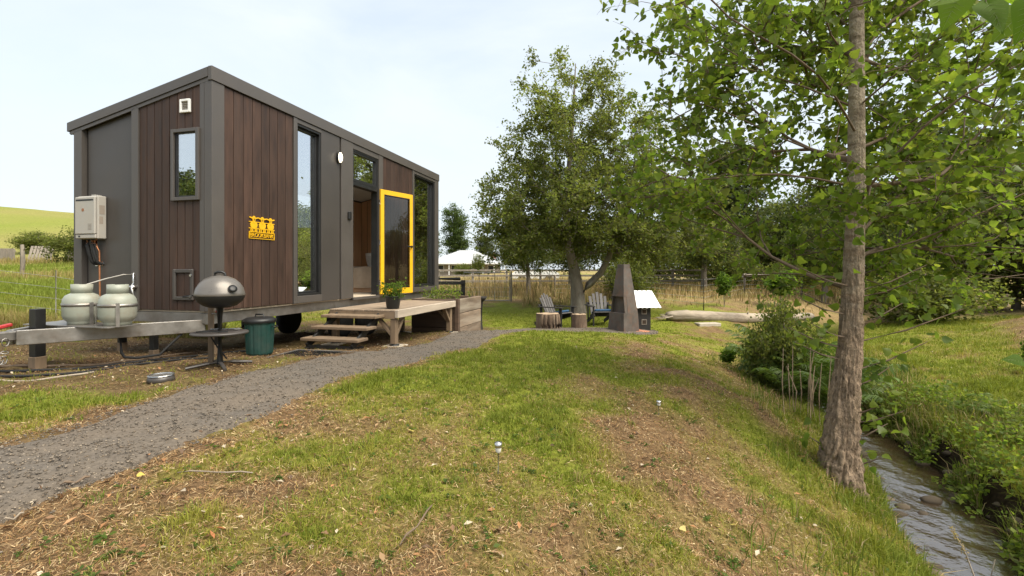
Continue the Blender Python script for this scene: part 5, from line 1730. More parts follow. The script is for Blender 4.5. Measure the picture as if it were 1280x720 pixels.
near_leaf(1200, -10, 0.92, -2.75, 0.088, -0.3, 0.3)
near_leaf(1197, -2, 1.02, -1.95, 0.070, 0.1, 0.0)
near_leaf(1232, 2, 0.95, -1.35, 0.078, -0.35, -0.5)
near_leaf(1285, 10, 0.98, -2.35, 0.085, 0.2, 0.1)
near_leaf(1240, -14, 0.90, -0.25, 0.080, 0.2, 0.3)
near_leaf(1292, 0, 0.85, -1.75, 0.075, 0.2, -0.4)
near_leaf(1280, 452, 1.15, 3.0, 0.045, 0.2, 0.1)

# ---- big spreading tree behind the chairs
tx_, ty_ = 2.30, 16.6
tz_ = gz(tx_, ty_)
tr = [(0, 0, -0.1), (-0.03, 0, 0.6), (-0.10, 0, 1.3), (-0.30, 0.0, 2.1), (-0.45, 0, 3.2), (-0.35, 0, 4.8), (-0.2, 0, 6.6), (-0.1, 0, 8.6)]
trr = [0.27, 0.23, 0.185, 0.15, 0.12, 0.09, 0.06, 0.015]
blobs = [(0.1, 0, 3.7, 3.6, 3.0, 1.7), (0.0, 0, 5.6, 2.9, 2.6, 1.9), (-0.25, 0, 7.3, 1.9, 1.7, 1.7), (2.6, -0.2, 2.7, 1.9, 2.0, 1.0), (-2.3, -0.3, 2.7, 1.2, 1.5, 0.9), (3.6, 0.3, 4.2, 1.5, 1.5, 1.2), (0.3, 0.6, 2.7, 2.4, 1.8, 0.8), (0.0, -1.4, 2.45, 2.4, 1.1, 0.6), (-2.0, -0.9, 2.2, 1.2, 1.1, 0.55), (2.9, -0.9, 2.25, 1.7, 1.1, 0.55)]
d = tree_data('spreading_tree', 12, tr, trr, blobs, 620, 150, 0.098, 0.27, G_OLIVE, RHO_V, RHO_F, 0.42, 0.5, 0.2, M_bark2, M_leaf, 0.4, 0.007, tint=(0.75, 1.35), sprays=(6, 0.62, 26, 0.055))
t = plant_tree(d, 'spreading_tree', 'tall olive-green spreading tree with forked pale trunk behind the garden chairs', 'tree', (tx_, ty_), z=tz_)
MB().tube([(0.05, 0, 0.55), (0.35, 0, 0.95), (0.75, -0.02, 1.35), (1.05, 0, 1.9), (1.25, 0.05, 2.6), (1.55, 0.05, 3.5), (1.7, 0, 4.4)], [0.15, 0.125, 0.11, 0.10, 0.08, 0.05, 0.02], 14).build('fork_limb', M_bark2, t)
MB().tube([(-0.18, 0, 1.65), (0.05, 0.2, 2.3), (0.25, 0.3, 3.2), (0.4, 0.2, 4.2)], [0.10, 0.09, 0.07, 0.02], 12).build('fork_limb', M_bark2, t)

# ---- background trees from shared stock
T_round = tree_data('round_tree', 51, [(0, 0, -.2), (.05, 0, 1.5), (-.05, .1, 3.2), (0, 0, 6)], [.24, .2, .15, .04],
                    [(0, 0, 4.6, 3.0, 3.0, 2.3), (1.6, .5, 3.4, 1.8, 1.8, 1.3), (-1.7, -.3, 3.6, 1.8, 1.8, 1.4), (0.2, 0, 6.4, 1.8, 1.8, 1.2)], 260, 60, 0.17, 0.38, G_DARK, tint=(0.6, 1.3), shell=0.45)
T_gum = tree_data('gum_tree', 52, [(0, 0, -.2), (.2, 0, 2.5), (.1, .2, 5), (.3, 0, 9)], [.3, .24, .17, .04],
                  [(0, 0, 8.4, 1.6, 1.6, 1.6), (1.1, .3, 6.3, 1.5, 1.4, 1.3), (-1.2, -.2, 6.7, 1.4, 1.4, 1.3), (-.2, .2, 4.3, 1.5, 1.5, 1.1)], 150, 70, 0.20, 0.38, G_GUM, tint=(0.65, 1.25), shell=0.4)
T_shrub = tree_data('shrub', 53, [(0, 0, -.1), (.05, 0, .5), (0, .05, 1.1), (0, 0, 1.8)], [.07, .06, .04, .015],
                    [(0, 0, 1.1, 1.25, 1.25, 1.0), (.7, .2, .8, .9, .9, .7), (-.7, -.2, .8, .9, .9, .7)], 130, 70, 0.10, 0.22, G_OLIVE, tint=(0.6, 1.25), shell=0.5, step=0.25, twig=0.005)
T_poplar = tree_data('column_tree', 54, [(0, 0, -.2), (.1, 0, 3), (0, .1, 6), (0, 0, 11.5)], [.3, .24, .16, .03],
                     [(0, 0, 7, 2.0, 2.0, 4.4), (.6, 0, 4.5, 1.9, 1.9, 2.2), (-.5, 0, 9.5, 1.2, 1.2, 1.8)], 220, 60, 0.24, 0.42, [(0.075, 0.115, 0.035), (0.06, 0.095, 0.03), (0.10, 0.13, 0.045)], tint=(0.7, 1.25), shell=0.5)
T_young = tree_data('young_tree', 55, [(0, 0, -.1), (.02, 0, .6), (0, .02, 1.2), (0, 0, 1.7)], [.018, .015, .012, .004],
                    [(0, 0, 1.15, .36, .36, .55)], 40, 34, 0.10, 0.13, G_BRIGHT, POP_V, POP_F, tint=(0.85, 1.3), step=0.2, twig=0.003)

BG = [
    (T_poplar, 'column_tree', 'tall pale poplar rising beyond the farmhouse roof', (-14.5, 122), 0.3, (1.7, 1.7, 1.55)),
    (T_gum, 'gum_tree', 'flat-topped gum tree behind the brick chimney of the farmhouse', (-6.5, 118), 1.3, (1.7, 1.7, 0.95)),
    (T_poplar, 'column_tree', 'shorter poplar half hidden by the far end of the tiny house', (-21.0, 118), 2.3, (1.8, 1.8, 1.0)),
    (T_round, 'field_tree', 'low dense tree with thin dark trunk left of the garden chairs', (0.75, 22.5), 0.5, (0.50, 0.5, 0.52)),
    (T_round, 'field_tree', 'small tree in the dry grass right behind the forked trunk', (3.0, 24.5), 1.9, (0.55, 0.55, 0.5)),
    (T_round, 'field_tree', 'dense tree in the dry grass behind the steel chimney', (6.3, 24.0), 2.9, (0.62, 0.62, 0.55)),
    (T_round, 'field_tree', 'bushy tree overhanging the fence left of the tall dark trunk', (10.2, 25.5), 4.1, (0.72, 0.72, 0.66)),
    (T_gum, 'dark_tree', 'dark tall-trunked tree standing beyond the timber fence rail', (14.4, 31.0), 0.9, (1.35, 1.35, 0.95)),
    (T_round, 'dark_tree', 'big dark tree beyond the fence, right of the bright sapling', (19.6, 30.0), 0.2, (1.05, 1.05, 0.95)),
    (T_round, 'dark_tree', 'broad dark tree behind the poplar trunk', (22.5, 28.0), 1.2, (0.95, 0.95, 0.9)),
    (T_round, 'bank_tree', 'olive tree above the far creek bank, right of the poplar trunk', (17.0, 19.5), 2.2, (0.62, 0.62, 0.72)),
    (T_gum, 'bank_tree', 'airy gum rising over the far creek bank', (19.0, 21.0), 3.2, (1.1, 1.1, 0.85)),
    (T_round, 'bank_tree', 'dense dark tree at the far edge of the creek bank', (20.5, 17.5), 5.2, (0.7, 0.7, 0.82)),
    (T_round, 'far_tree', 'distant round tree over the dry field, above the farm gate', (1.5, 62), 5.2, (1.0, 1.0, 0.75)),
    (T_gum, 'far_tree', 'distant gum on the skyline behind the spreading tree', (9.0, 66), 4.2, (1.2, 1.2, 0.8)),
    (T_round, 'far_tree', 'distant dark tree on the skyline behind the steel chimney', (17.5, 60), 2.2, (1.2, 1.2, 0.85)),
    (T_round, 'far_tree', 'distant tree on the skyline between the two dark trees', (28.0, 58), 3.3, (1.3, 1.3, 0.9)),
    (T_gum, 'far_tree', 'distant gum on the skyline beyond the bright sapling', (35.0, 55), 0.3, (1.5, 1.5, 0.85)),
    (T_round, 'far_tree', 'distant tree filling the gap behind the creek bank', (46.0, 52), 1.3, (1.4, 1.4, 0.9)),
    (T_round, 'far_tree', 'dark tree filling the gap left of the tall-trunked tree', (16.5, 38), 0.7, (1.0, 1.0, 0.85)),
    (T_round, 'far_tree', 'dark tree filling the gap right of the tall-trunked tree', (21.5, 39), 2.7, (1.15, 1.15, 0.95)),
    (T_round, 'far_tree', 'dense tree low behind the bright sapling', (26.0, 37), 4.7, (1.1, 1.1, 0.9)),
    (T_round, 'bank_tree', 'olive tree crown showing through the poplar leaves over the far bank', (24.5, 24.0), 3.9, (0.95, 0.95, 1.1)),
    (T_round, 'bank_tree', 'leafy low tree at the top of the dry slope on the far bank', (19.5, 15.2), 1.4, (0.55, 0.55, 0.5)),
    (T_round, 'bank_tree', 'low olive tree behind the drooping shrub on the far bank', (14.0, 21.5), 0.4, (0.6, 0.6, 0.55)),
    (T_round, 'mirrored_tree', 'dark tree mirrored in the small end window', (-24, -4.0), 0.3, (0.85, 0.85, 0.80)),
    (T_gum, 'mirrored_tree', 'gum tree mirrored low in the small end window', (-29, -6.5), 1.3, (1.1, 1.1, 0.72)),
]
for dd, nm, lab, loc, rz, s_ in BG:
    plant_tree(dd, nm, lab, 'tree', loc, rz, s_)
SHR = [
    ('shrub', 'drooping green shrub under the bank trees, right of the poplar trunk', (13.6, 15.8), 0.0, (1.45, 1.3, 1.05)),
    ('hedge_shrub', 'big dark bush behind the fence, above the left end of the fallen trunk', (8.6, 30.0), 0.3, (2.0, 1.8, 2.2)),
    ('hedge_shrub', 'big bush behind the fence, below the tall-trunked tree', (13.0, 33.0), 1.3, (2.1, 1.8, 2.3)),
    ('hedge_shrub', 'big bush behind the fence, over the timber rail', (17.2, 32.0), 2.3, (2.0, 1.8, 2.0)),
    ('hedge_shrub', 'big bush behind the fence, just left of the poplar trunk', (21.2, 31.0), 3.3, (2.2, 1.8, 2.3)),
    ('hedge_shrub', 'big bush behind the poplar trunk', (20.6, 26.0), 4.3, (2.2, 1.8, 2.2)),
    ('hedge_shrub', 'big bush at the top of the far bank, right of the poplar trunk', (21.5, 20.5), 5.3, (2.0, 1.8, 2.1)),
    ('hedge_shrub', 'tall bush at the far edge of the bank under the dense dark tree', (23.5, 19.0), 0.9, (2.2, 1.8, 2.4)),
    ('shrub', 'leafy shrub in front of the dark trunk beyond the fence', (12.4, 27.0), 3.0, (1.1, 1.1, 1.0)),
    ('shrub', 'low shrub in the dry grass beside the timber fence post', (15.6, 26.5), 4.0, (1.4, 1.3, 0.9)),
    ('shrub', 'shrub at the fence behind the white box lid', (5.0, 20.6), 5.0, (0.9, 0.9, 0.9)),
    ('shrub', 'round bush in the paddock by the water heater', (-25.2, 28.6), 1.0, (1.35, 1.2, 1.05)),
    ('shrub', 'pale shrub on the paddock slope above the timber rail', (-36.5, 37), 2.0, (1.5, 1.3, 0.8)),
    ('shrub', 'green bushes around the farmhouse verandah', (-7.6, 76), 2.0, (1.6, 1.3, 0.95)),
    ('shrub', 'dark conifer bush in front of the farmhouse wall', (-5.3, 74), 3.0, (0.75, 0.75, 1.6)),
]
for nm, lab, loc, rz, s_ in SHR:
    plant_tree(T_shrub, nm, lab, 'shrub', loc, rz, s_)
plant_tree(T_shrub, 'bank_bush', 'upright olive bush rising out of the fern clump', 'shrub', (4.40, 7.75), 0.6, (0.50, 0.50, 0.78))
plant_tree(T_young, 'sapling', 'bright green young sapling in front of the timber fence rail', 'sapling', (10.6, 19.0), 0.0, (1.35, 1.35, 0.88))
plant_tree(T_young, 'sapling', 'thin sparse sapling behind the fallen trunk, left of the timber fence post', 'sapling', (8.05, 18.2), 2.0, (0.75, 0.75, 0.8))
plant_tree(T_young, 'sapling', 'leggy young shoot growing on the sunny far bank', 'sapling', (8.25, 7.6), 1.0, (0.35, 0.35, 0.42))
plant_tree(T_young, 'sapling', 'small seedling on the crest of the bank beside the fern clump', 'sapling', (4.05, 9.0), 1.0, (0.38, 0.38, 0.26))

# ---- plants in pot and planter
def leafy(name, r, P, size, pal, TV=RHO_V, TF=RHO_F, mat=M_leaf, parent=None, up=0.6, droop=0.0, stuff=True, tint=(0.8, 1.2)):
    D, B, N = leaf_axes(r, len(P), up, droop)
    V, F = leaf_mesh(P, D, B, N, size * (0.6 + 0.8 * r.random(len(P))), TV, TF)
    o = link(name, fast_mesh(name, V, F, mat, np.repeat(shade_cols(r, len(P), pal, tint[0] + (tint[1] - tint[0]) * r.random(len(P))), len(TV), 0)), parent)
    if stuff: o['kind'] = 'stuff'
    return o


r = np.random.default_rng(77)
t = empty('pot_plant', (PPX, PPY, DT + 0.001), 0, 'bushy green plant in a black pot standing on the deck', 'plant')
MB().lathe([(0.0, 0), (0.095, 0), (0.105, 0.01), (0.135, 0.19), (0.142, 0.20), (0.142, 0.215), (0.128, 0.215), (0.122, 0.18), (0, 0.175)], 28).build('pot', M_pot, t)
st_ = MB(); P = []
for k in range(26):
    a, e_ = r.random() * 2 * PI, 0.25 + r.random() * 1.2
    L = 0.16 + 0.12 * r.random()
    p1 = np.array((math.cos(a) * math.cos(e_) * L, math.sin(a) * math.cos(e_) * L, 0.19 + math.sin(e_) * L))
    st_.tube([(0.04 * math.cos(a), 0.04 * math.sin(a), 0.17), p1 * np.array((.6, .6, 1)) * np.array((1, 1, .85)), p1], [0.004, 0.003, 0.002], 5, False)
    for q in range(38): P.append(p1 * (0.55 + 0.5 * r.random()) + np.array((0, 0, 0.08 * r.random())) + r.normal(size=3) * 0.028)
st_.build('stem', M_fernleaf if False else M_twig, t)
leafy('foliage', r, np.array(P), 0.036, G_BRIGHT, parent=t)

for (nm, lab, u, n_, hgt, cnt) in (('planter_herb', 'leafy green herbs growing in the sleeper planter by the tall window', 5.3, 0.62, 0.28, 420), ('planter_herb', 'wispy taller herbs at the far end of the sleeper planter', 6.0, 0.85, 0.33, 380)):
    x, y = hw(u, n_)[:2]
    t = empty(nm, (x, y, 0.49), 0, lab, 'plant')
    P = []; st_ = MB()
    for k in range(20):
        c0 = np.array((r.normal() * 0.16, r.normal() * 0.22, 0)); h = hgt * (0.5 + 0.7 * r.random())
        tip = c0 + np.array((r.normal() * .06, r.normal() * .06, h))
        st_.tube([c0, (c0 + tip) / 2, tip], [0.004, 0.003, 0.002], 4, False)
        for q in range(cnt // 20): P.append(c0 + (tip - c0) * (0.2 + 0.85 * r.random()) + r.normal(size=3) * 0.035)
    so_ = st_.build('stem', M_twig, t); so_['kind'] = 'stuff'
    leafy('foliage', r, np.array(P), 0.05, G_POP, parent=t)

# ---- fern clump in the creek hollow
def frond_mesh(seed, L=1.0):
    r = np.random.default_rng(seed)
    P, D, N, S = [], [], [], []
    n = 26
    pts = []
    for i in range(n):
        a = i / (n - 1)
        pts.append(np.array((0.62 * L * a, 0, L * (0.95 * a - 0.52 * a * a))))
    V, F, C = [], [], []
    for i in range(3, n):
        a = i / (n - 1)
        tdir = unit(pts[i] - pts[i - 1])
        for s_ in (-1, 1):
            ln = (0.15 * L * math.sin(PI * min(1, 0.12 + 0.88 * (1 - a) ** 0.85)) + 0.015) * (0.75 + 0.5 * r.random())
            dirv = unit(np.array((tdir[0] * 0.4, s_ * 1.0, tdir[2] * 0.4 - 0.22)))
            b = len(V)
            sd = tdir * 0.0095 * L + 0.004 * r.normal(size=3)
            p = pts[i]
            V += [p - sd * .5, p + dirv * ln * .5 - sd, p + dirv * ln + np.array((0, 0, -0.03)), p + dirv * ln * .5 + sd, p + sd * .5]
            F += [(b, b + 1, b + 3), (b, b + 3, b + 4), (b + 1, b + 2, b + 3)]
            cc = np.array((0.095, 0.145, 0.026)) * (0.7 + 0.6 * r.random())
            C += [cc] * 5
    for i in range(n - 1):
        b = len(V)
        w = np.array((0, 0.006 * L * (1.1 - i / n), 0))
        V += [pts[i] - w, pts[i] + w, pts[i + 1] + w, pts[i + 1] - w]
        F += [(b, b + 1, b + 2), (b, b + 2, b + 3)]
        C += [np.array((0.10, 0.10, 0.03))] * 4
    return fast_mesh('frond', np.array(V), F, M_fernleaf, np.array(C))


FR = [frond_mesh(k) for k in range(3)]
r = np.random.default_rng(15)
for (cx, cy, nf, sc_, lab, zoff, rad_) in ((4.50, 7.35, 150, 1.25, 'large green fern clump overhanging the dark creek hollow', 0.50, 0.50), (5.0, 8.5, 120, 1.1, 'taller yellow-green fern clump farther along the creek', 0.80, 0.55), (5.9, 6.0, 26, 0.45, 'small fern on the far bank just right of the poplar trunk', 0.0, 0.35)):
    z0 = gz(cx, cy) + zoff
    t = empty('fern_clump', (cx, cy, z0), 0, lab, 'fern')
    for k in range(nf):
        a = r.random() * 2 * PI
        s_ = sc_ * (0.40 + 0.7 * r.random())
        xx_, yy_ = r.normal() * rad_ * 0.6, r.normal() * rad_ * 0.6
        dz = max(-zoff - 0.05, gz(cx + xx_, cy + yy_) - z0) if zoff else 0
        o = link('frond', FR[k % 3], t, (xx_, yy_, dz * (0.3 + 0.7 * r.random())), (r.normal() * 0.25, -0.35 + 0.5 * r.random(), a), (s_, s_, s_ * (0.8 + 0.5 * r.random())))

# dead reed stalks in front of the ferns
t = empty('dead_reed', (3.62, 5.55, gz(3.62, 5.55)), 0, 'pale dead reed stalks standing left of the poplar trunk', 'reeds')
for k in range(15):
    x0, y0 = r.normal() * 0.16, r.normal() * 0.25
    h = 0.55 + 0.45 * r.random()
    zz0 = gz(3.62 + x0, 5.55 + y0) - gz(3.62, 5.55) - 0.03
    MB().tube([(x0, y0, zz0), (x0 + r.normal() * .03, y0, zz0 + h * .5), (x0 + r.normal() * .05, y0 + r.normal() * .05, zz0 + h)], [0.008, 0.007, 0.004], 5).build('stalk', M_cut, t)
# seed stalk at the near water edge
t = empty('seed_stalk', (3.05, 3.02, gz(3.05, 3.02)), 0, 'tall dry dock stalk with seed head leaning over the water', 'weed')
MB().tube([(0, 0, -0.05), (-0.03, 0.05, 0.3), (-0.10, 0.10, 0.58), (-0.16, 0.14, 0.74)], [0.006, 0.005, 0.004, 0.002], 6).build('stem', M_logw, t)
MB().tube([(-0.03, 0.05, 0.3), (0.05, 0.08, 0.48), (0.07, 0.08, 0.56)], [0.004, 0.003, 0.002], 5).build('side_stem', M_logw, t)
P = np.array([(-0.10 - 0.06 * a, 0.10 + 0.04 * a, 0.58 + 0.16 * a) for a in r.random(60)]) + r.normal(size=(60, 3)) * 0.008
leafy('seed_head', r, P, 0.016, G_DRY, parent=t)

# ------------------------------------------------------------------ farmhouse, fences and paddock things
fx, fy = -8.4, 90.0
fz = gz(fx, fy) - 0.3
t = empty('farmhouse', (fx, fy, fz), 0.05, 'distant low farmhouse with white hipped iron roof and brick chimney', 'house')
e0, e1, rz_, hw_, hd_ = 2.45 - fz, 2.45 - fz, 4.95 - fz, 7.3, 5.0
MB().box(-6.1, 6.1, -3.4, 4.5, 0, e0 - 0.05).build('wall', M_weather, t)
rm = MB()
rv = [(-hw_, -hd_, e0), (hw_, -hd_, e0), (hw_, hd_, e0), (-hw_, hd_, e0), (-1.4, 0, rz_), (1.2, 0, rz_)]
rm.add(rv, [(0, 1, 5, 4), (2, 3, 4, 5), (1, 2, 5), (3, 0, 4), (3, 2, 1, 0)])
rfh = rm.build('roof', M_corr, t)
for k in range(60):
    x0 = -hw_ + 0.2 + k * (2 * hw_ - 0.4) / 59
    # standing ribs on the near slope
    if x0 < -1.4: a = (x0 + hw_) / (hw_ - 1.4)
    elif x0 > 1.2: a = (hw_ - x0) / (hw_ - 1.2)
    else: a = 1
    if a > 0.05: MB().beam((x0, -hd_, e0 + 0.03), (x0, -hd_ + hd_ * a, e0 + (rz_ - e0) * a + 0.03), 0.05, 0.05, 0).build('roof_rib', M_corr, rfh)
MB().box(4.9 - 0.5, 4.9 + 0.5, -0.6, 0.4, e0 + 0.2, rz_ - 0.55).build('chimney', M_brick, rfh)
MB().box(-hw_ - .05, hw_ + .05, -hd_ - .08, -hd_ + .06, e0 - 0.14, e0 - 0.01).build('gutter', M_white, t)
for k in range(8):
    x0 = -7.0 + k * 2.0
    MB().box(x0 - 0.07, x0 + 0.07, -4.8, -4.66, 0, e0 - 0.15).build('verandah_post', M_white, t)
for x0 in (-4.6, -2.2, 2.0, 4.4):
    f = MB().box(x0 - 0.55, x0 + 0.55, -3.46, -3.41, 0.8, 2.0).build('window', M_white, t)
    MB().box(x0 - 0.47, x0 + 0.47, -3.48, -3.465, 0.88, 1.92).build('pane', M_black, f)

# shed roof glimpse behind the gate
x, y = -0.9 + 1.9, 34.0
t = empty('covered_trailer', (1.75, 36.0, gz(1.75, 36.0)), 0.0, 'low white covered trailer in the dry grass right of the gate', 'trailer')
MB().prism([(-1.8, 0, 0.35), (1.8, 0, 0.35), (1.8, 0, 0.75), (1.2, 0, 1.05), (-1.4, 0, 1.0), (-1.8, 0, 0.7)], (0, 1.2, 0)).build('cover', M_white, t)
for s_ in (-1.0, 1.0):
    MB().lathe([(0.0, -0.08), (0.28, -0.08), (0.32, 0), (0.28, 0.08), (0, 0.08)], 18).build('wheel', M_rubber, t, (s_, -0.1, 0.30), (PI / 2, 0, 0))

# farm gate
x0, x1, yg = -1.95, -0.10, 19.5
g = min(gz(x0, yg), gz(x1, yg))
t = empty('farm_gate', (x0, yg, g), 0, 'open-mesh galvanised farm gate across the track beyond the planter', 'gate')
zt = 1.2
W_ = x1 - x0
MB().tube([(0, 0, 0.06), (0, 0, zt), (W_, 0, zt), (W_, 0, 0.06), (0, 0, 0.06)], 0.02, 8).build('frame', M_galv, t)
for k in range(1, 3):
    MB().tube([(W_ * k / 3, 0, 0.06), (W_ * k / 3, 0, zt)], 0.015, 6).build('upright', M_galv, t)
for k in range(5):
    MB().tube([(0, 0, 0.22 + k * 0.19), (W_, 0, 0.22 + k * 0.19)], 0.005, 4).build('wire', M_wire, t)
for k in range(1, 16):
    MB().tube([(W_ * k / 16, 0, 0.06), (W_ * k / 16, 0, zt)], 0.003, 4).build('wire', M_wire, t)
MB().box(W_ + 0.03, W_ + 0.10, -0.04, 0.04, -0.2, 1.25, 0.01).build('gate_post', M_greypost, t)

# black post-and-rail fence beside the house end
t = empty('rail_fence', (-1.75, 17.2, gz(-1.75, 17.2)), 0, 'black post and rail fence at the far end of the tiny house', 'fence')
for k in range(3):
    MB().box(-k * 1.7 - 0.07, -k * 1.7 + 0.07, -0.07, 0.07, -0.2, 1.08, 0.01).build('post', M_rail, t)
for z in (0.32, 0.66, 0.98):
    MB().box(-3.6, 0.05, -0.105, -0.072, z - 0.06, z + 0.06, 0.008).build('rail', M_rail, t)
MB().tube([(-3.5, -0.02, 1.14), (-0.1, -0.02, 1.13)], 0.06, 10).build('top_rail', M_rail, t)

# black brazier on a post behind the planter
x, y = -0.80, 12.6
t = empty('fire_bowl', (x, y, gz(x, y)), 0, 'small rusty black bowl on a short post behind the planter', 'fire bowl')
MB().tube([(0, 0, -0.05), (0, 0, 0.74)], 0.045, 10).build('post', M_rail, t)
MB().lathe([(0.0, 0.72), (0.07, 0.74), (0.12, 0.80), (0.145, 0.86), (0.135, 0.86), (0.10, 0.80), (0, 0.76)], 24).build('bowl', M_rail, t)

# wire fence beyond the fallen trunk
t = empty('wire_fence', (6.95, 17.4, gz(6.95, 17.4)), 0, 'wire fence on steel and timber posts beyond the fallen trunk', 'fence')
g0 = gz(6.95, 17.4)
ps = [(0.0, 0.0, 1.15, 'steel_post', M_rail, 0.022), (3.7, 4.6, 0.95, 'timber_post', M_greypost, 0.075), (-2.6, 3.4, 1.0, 'timber_post', M_greypost, 0.06), (-5.0, 4.4, 1.0, 'timber_post', M_greypost, 0.06), (6.4, 4.7, 0.95, 'timber_post', M_greypost, 0.075), (8.8, 4.9, 0.95, 'timber_post', M_greypost, 0.06)]
tops = []
for (dx, dy, h, nm, mt_, rr) in ps:
    g = gz(6.95 + dx, 17.4 + dy) - g0
    MB().tube([(dx, dy, g - 0.1), (dx, dy, g + h)], rr, 9).build(nm, mt_, t)
    tops.append((dx, dy, g, h))
order = [3, 2, 0, 1, 4, 5]
for a, b_ in zip(order[:-1], order[1:]):
    A, Bq = tops[a], tops[b_]
    for k in range(5):
        fz_ = 0.2 + k * 0.19
        MB().tube([(A[0], A[1], A[2] + A[3] * fz_), (Bq[0], Bq[1], Bq[2] + Bq[3] * fz_)], 0.006, 4).build('wire', M_wire, t)
A, Bq = tops[1], tops[4]
MB().tube([(A[0] - .1, A[1] - .1, A[2] + 0.98), (Bq[0] + .2, Bq[1], Bq[2] + 1.04)], 0.075, 10).build('timber_rail', M_greypost, t)
MB().tube([(tops[0][0], tops[0][1], tops[0][2] + 1.10), (A[0], A[1], A[2] + 0.92)], 0.022, 8).build('steel_rail', M_galv, t)

# fence line through the dry field
t = empty('field_fence', (0, 27.0, gz(0, 27.0)), 0, 'grey stockyard fence crossing the dry field behind the gate', 'fence')
g0 = gz(0, 27.0)
for k in range(10):
    dx = -6 + k * 1.9
    g = gz(dx, 27 + 0.05 * dx) - g0
    MB().box(dx - 0.06, dx + 0.06, 0.05 * dx - 0.06, 0.05 * dx + 0.06, g - 0.1, g + 1.15, 0.01).build('post', M_greypost, t)
for z in (0.45, 0.75, 1.05):
    MB().beam((-6.2, -0.31 - 0.08, z + gz(-6, 26.7) - g0), (11.4, 0.57 - 0.08, z + gz(11.2, 27.5) - g0), 0.03, 0.10, 0.004).build('rail', M_greypost, t)

# paddock on the far side of the drawbar
t = empty('paddock_fence', (-9, 10.8, gz(-9, 10.8)), 0, 'thin wire paddock fence behind the gas bottles', 'fence')
g0 = gz(-9, 10.8)
pp = []
for k in range(6):
    dx = -6 + k * 1.5; dy = 0.4 - 0.05 * k
    g = gz(-9 + dx, 10.8 + dy) - g0
    MB().tube([(dx, dy, g - .1), (dx, dy, g + 1.15)], 0.011, 6).build('steel_post', M_wire, t)
    pp.append((dx, dy, g))
for z in (0.25, 0.5, 0.75, 1.0):
    MB().tube([(a, b_, c_ + z) for a, b_, c_ in pp], 0.004, 4).build('wire', M_wire, t)
x, y = -19.7, 19.3
t = empty('old_post', (x, y, gz(x, y)), 0, 'weathered split post standing among paddock tussocks', 'post')
MB().tube([(0, 0, -.1), (.03, 0, .7), (.0, 0, 1.35)], [0.09, 0.08, 0.06], 9).build('stem', M_greypost, t)
MB().tube([(0.02, 0, 1.0), (0.12, 0, 1.2)], [0.03, 0.02], 6).build('splinter', M_greypost, t)
def panel(name, x, y, rz, w, h, n, lab, lean=0.0):
    t = empty(name, (x, y, gz(x, y)), rz, lab, 'hurdle')
    t.rotation_euler = (lean, 0, rz)
    for k in range(n):
        MB().box(-w / 2 + k * w / n + 0.02, -w / 2 + (k + 1) * w / n - 0.02, -0.02, 0.02, 0.0, h, 0.003).build('slat', M_greypost, t)
    for z in (h * .2, h * .8):
        MB().box(-w / 2, w / 2, 0.021, 0.06, z - .05, z + .05, 0.003).build('batten', M_greypost, t)
panel('timber_pallet', -29.2, 29.6, 0.3, 1.2, 1.1, 7, 'grey timber pallet leaning in the paddock grass', -0.4)
panel('hurdle', -31.6, 29.6, 0.0, 1.9, 0.85, 4, 'broad timber panel at the far edge of the paddock')
panel('hurdle', -26.6, 29.4, 0.0, 1.4, 0.9, 6, 'slatted timber panel beside the round paddock bush')

# ------------------------------------------------------------------ ground cover
def wedge(r, n, y0, y1, k=1.16, pad=1.2):
    Y = np.exp(r.uniform(math.log(y0), math.log(y1), n))
    X = r.uniform(-1, 1, n) * (k * Y + pad)
    return X, Y


def blades(r, X, Y, Z, h, w, cols, lean=0.45):
    n = len(X)
    a = r.uniform(0, 2 * PI, n)
    side = np.stack([np.cos(a), np.sin(a), 0 * a], 1)
    b = r.uniform(0, 2 * PI, n)
    ln = np.abs(r.normal(size=n)) * lean
    dirh = np.stack([np.cos(b), np.sin(b), 0 * b], 1) * ln[:, None]
    P = np.stack([X, Y, Z - 0.004], 1)
    up = np.array((0, 0, 1.0))
    mid = P + (up * 0.55 + dirh * 0.30) * h[:, None]
    tip = P + (up * (1 - 0.35 * np.clip(ln, 0, 1.2))[:, None] + dirh * 0.95) * h[:, None]
    s = side * w[:, None] * 0.5
    V = np.stack([P - s, P + s, mid + s * 0.8, mid - s * 0.8, tip], 1).reshape(-1, 3)
    F = (np.array([(0, 1, 2), (0, 2, 3), (3, 2, 4)])[None] + (np.arange(n) * 5)[:, None, None]).reshape(-1, 3)
    return V, F, np.repeat(cols, 5, 0)


r = np.random.default_rng(2024)
X, Y = wedge(r, 250000, 1.25, 17)
lu, di, pdist = cover(X, Y)
dst = stream_d(X, Y)
u, v = house_uv(X, Y)
clump = fbm(X * 7, Y * 7, 201, 3)
prob = (0.10 + 0.95 * lu) * (0.25 + 1.3 * np.clip(clump - 0.25, 0, 1)) * (1 - 0.93 * di)
prob *= (pdist > -0.03) * np.where(pdist < 0.15, 0.35, 1) * (np.abs(dst) > 0.50)
prob *= ~((u > -0.1) & (u < 7.1) & (v > -0.2) & (v < 2.5))
ok = r.random(len(X)) < prob * 1.15
X, Y, lu, dst, clump, v, u = (np.repeat(q_[ok], 3) for q_ in (X, Y, lu, dst, clump, v, u))
X = X + r.normal(size=len(X)) * (0.004 + 0.003 * Y); Y = Y + r.normal(size=len(Y)) * (0.004 + 0.003 * Y)
Z = ground(X, Y)
right = dst > 0.4
bank = sstep(1.5, 0.7, -dst) * (dst < 0)
h = (0.012 + 0.030 * r.random(len(X))) * (0.7 + 0.7 * lu)
h = h * (1 + 1.3 * bank) + 0.05 * right * r.random(len(X)) + (0.14 * r.random(len(X)) ** 2) * right * sstep(2.6, 0.6, dst)
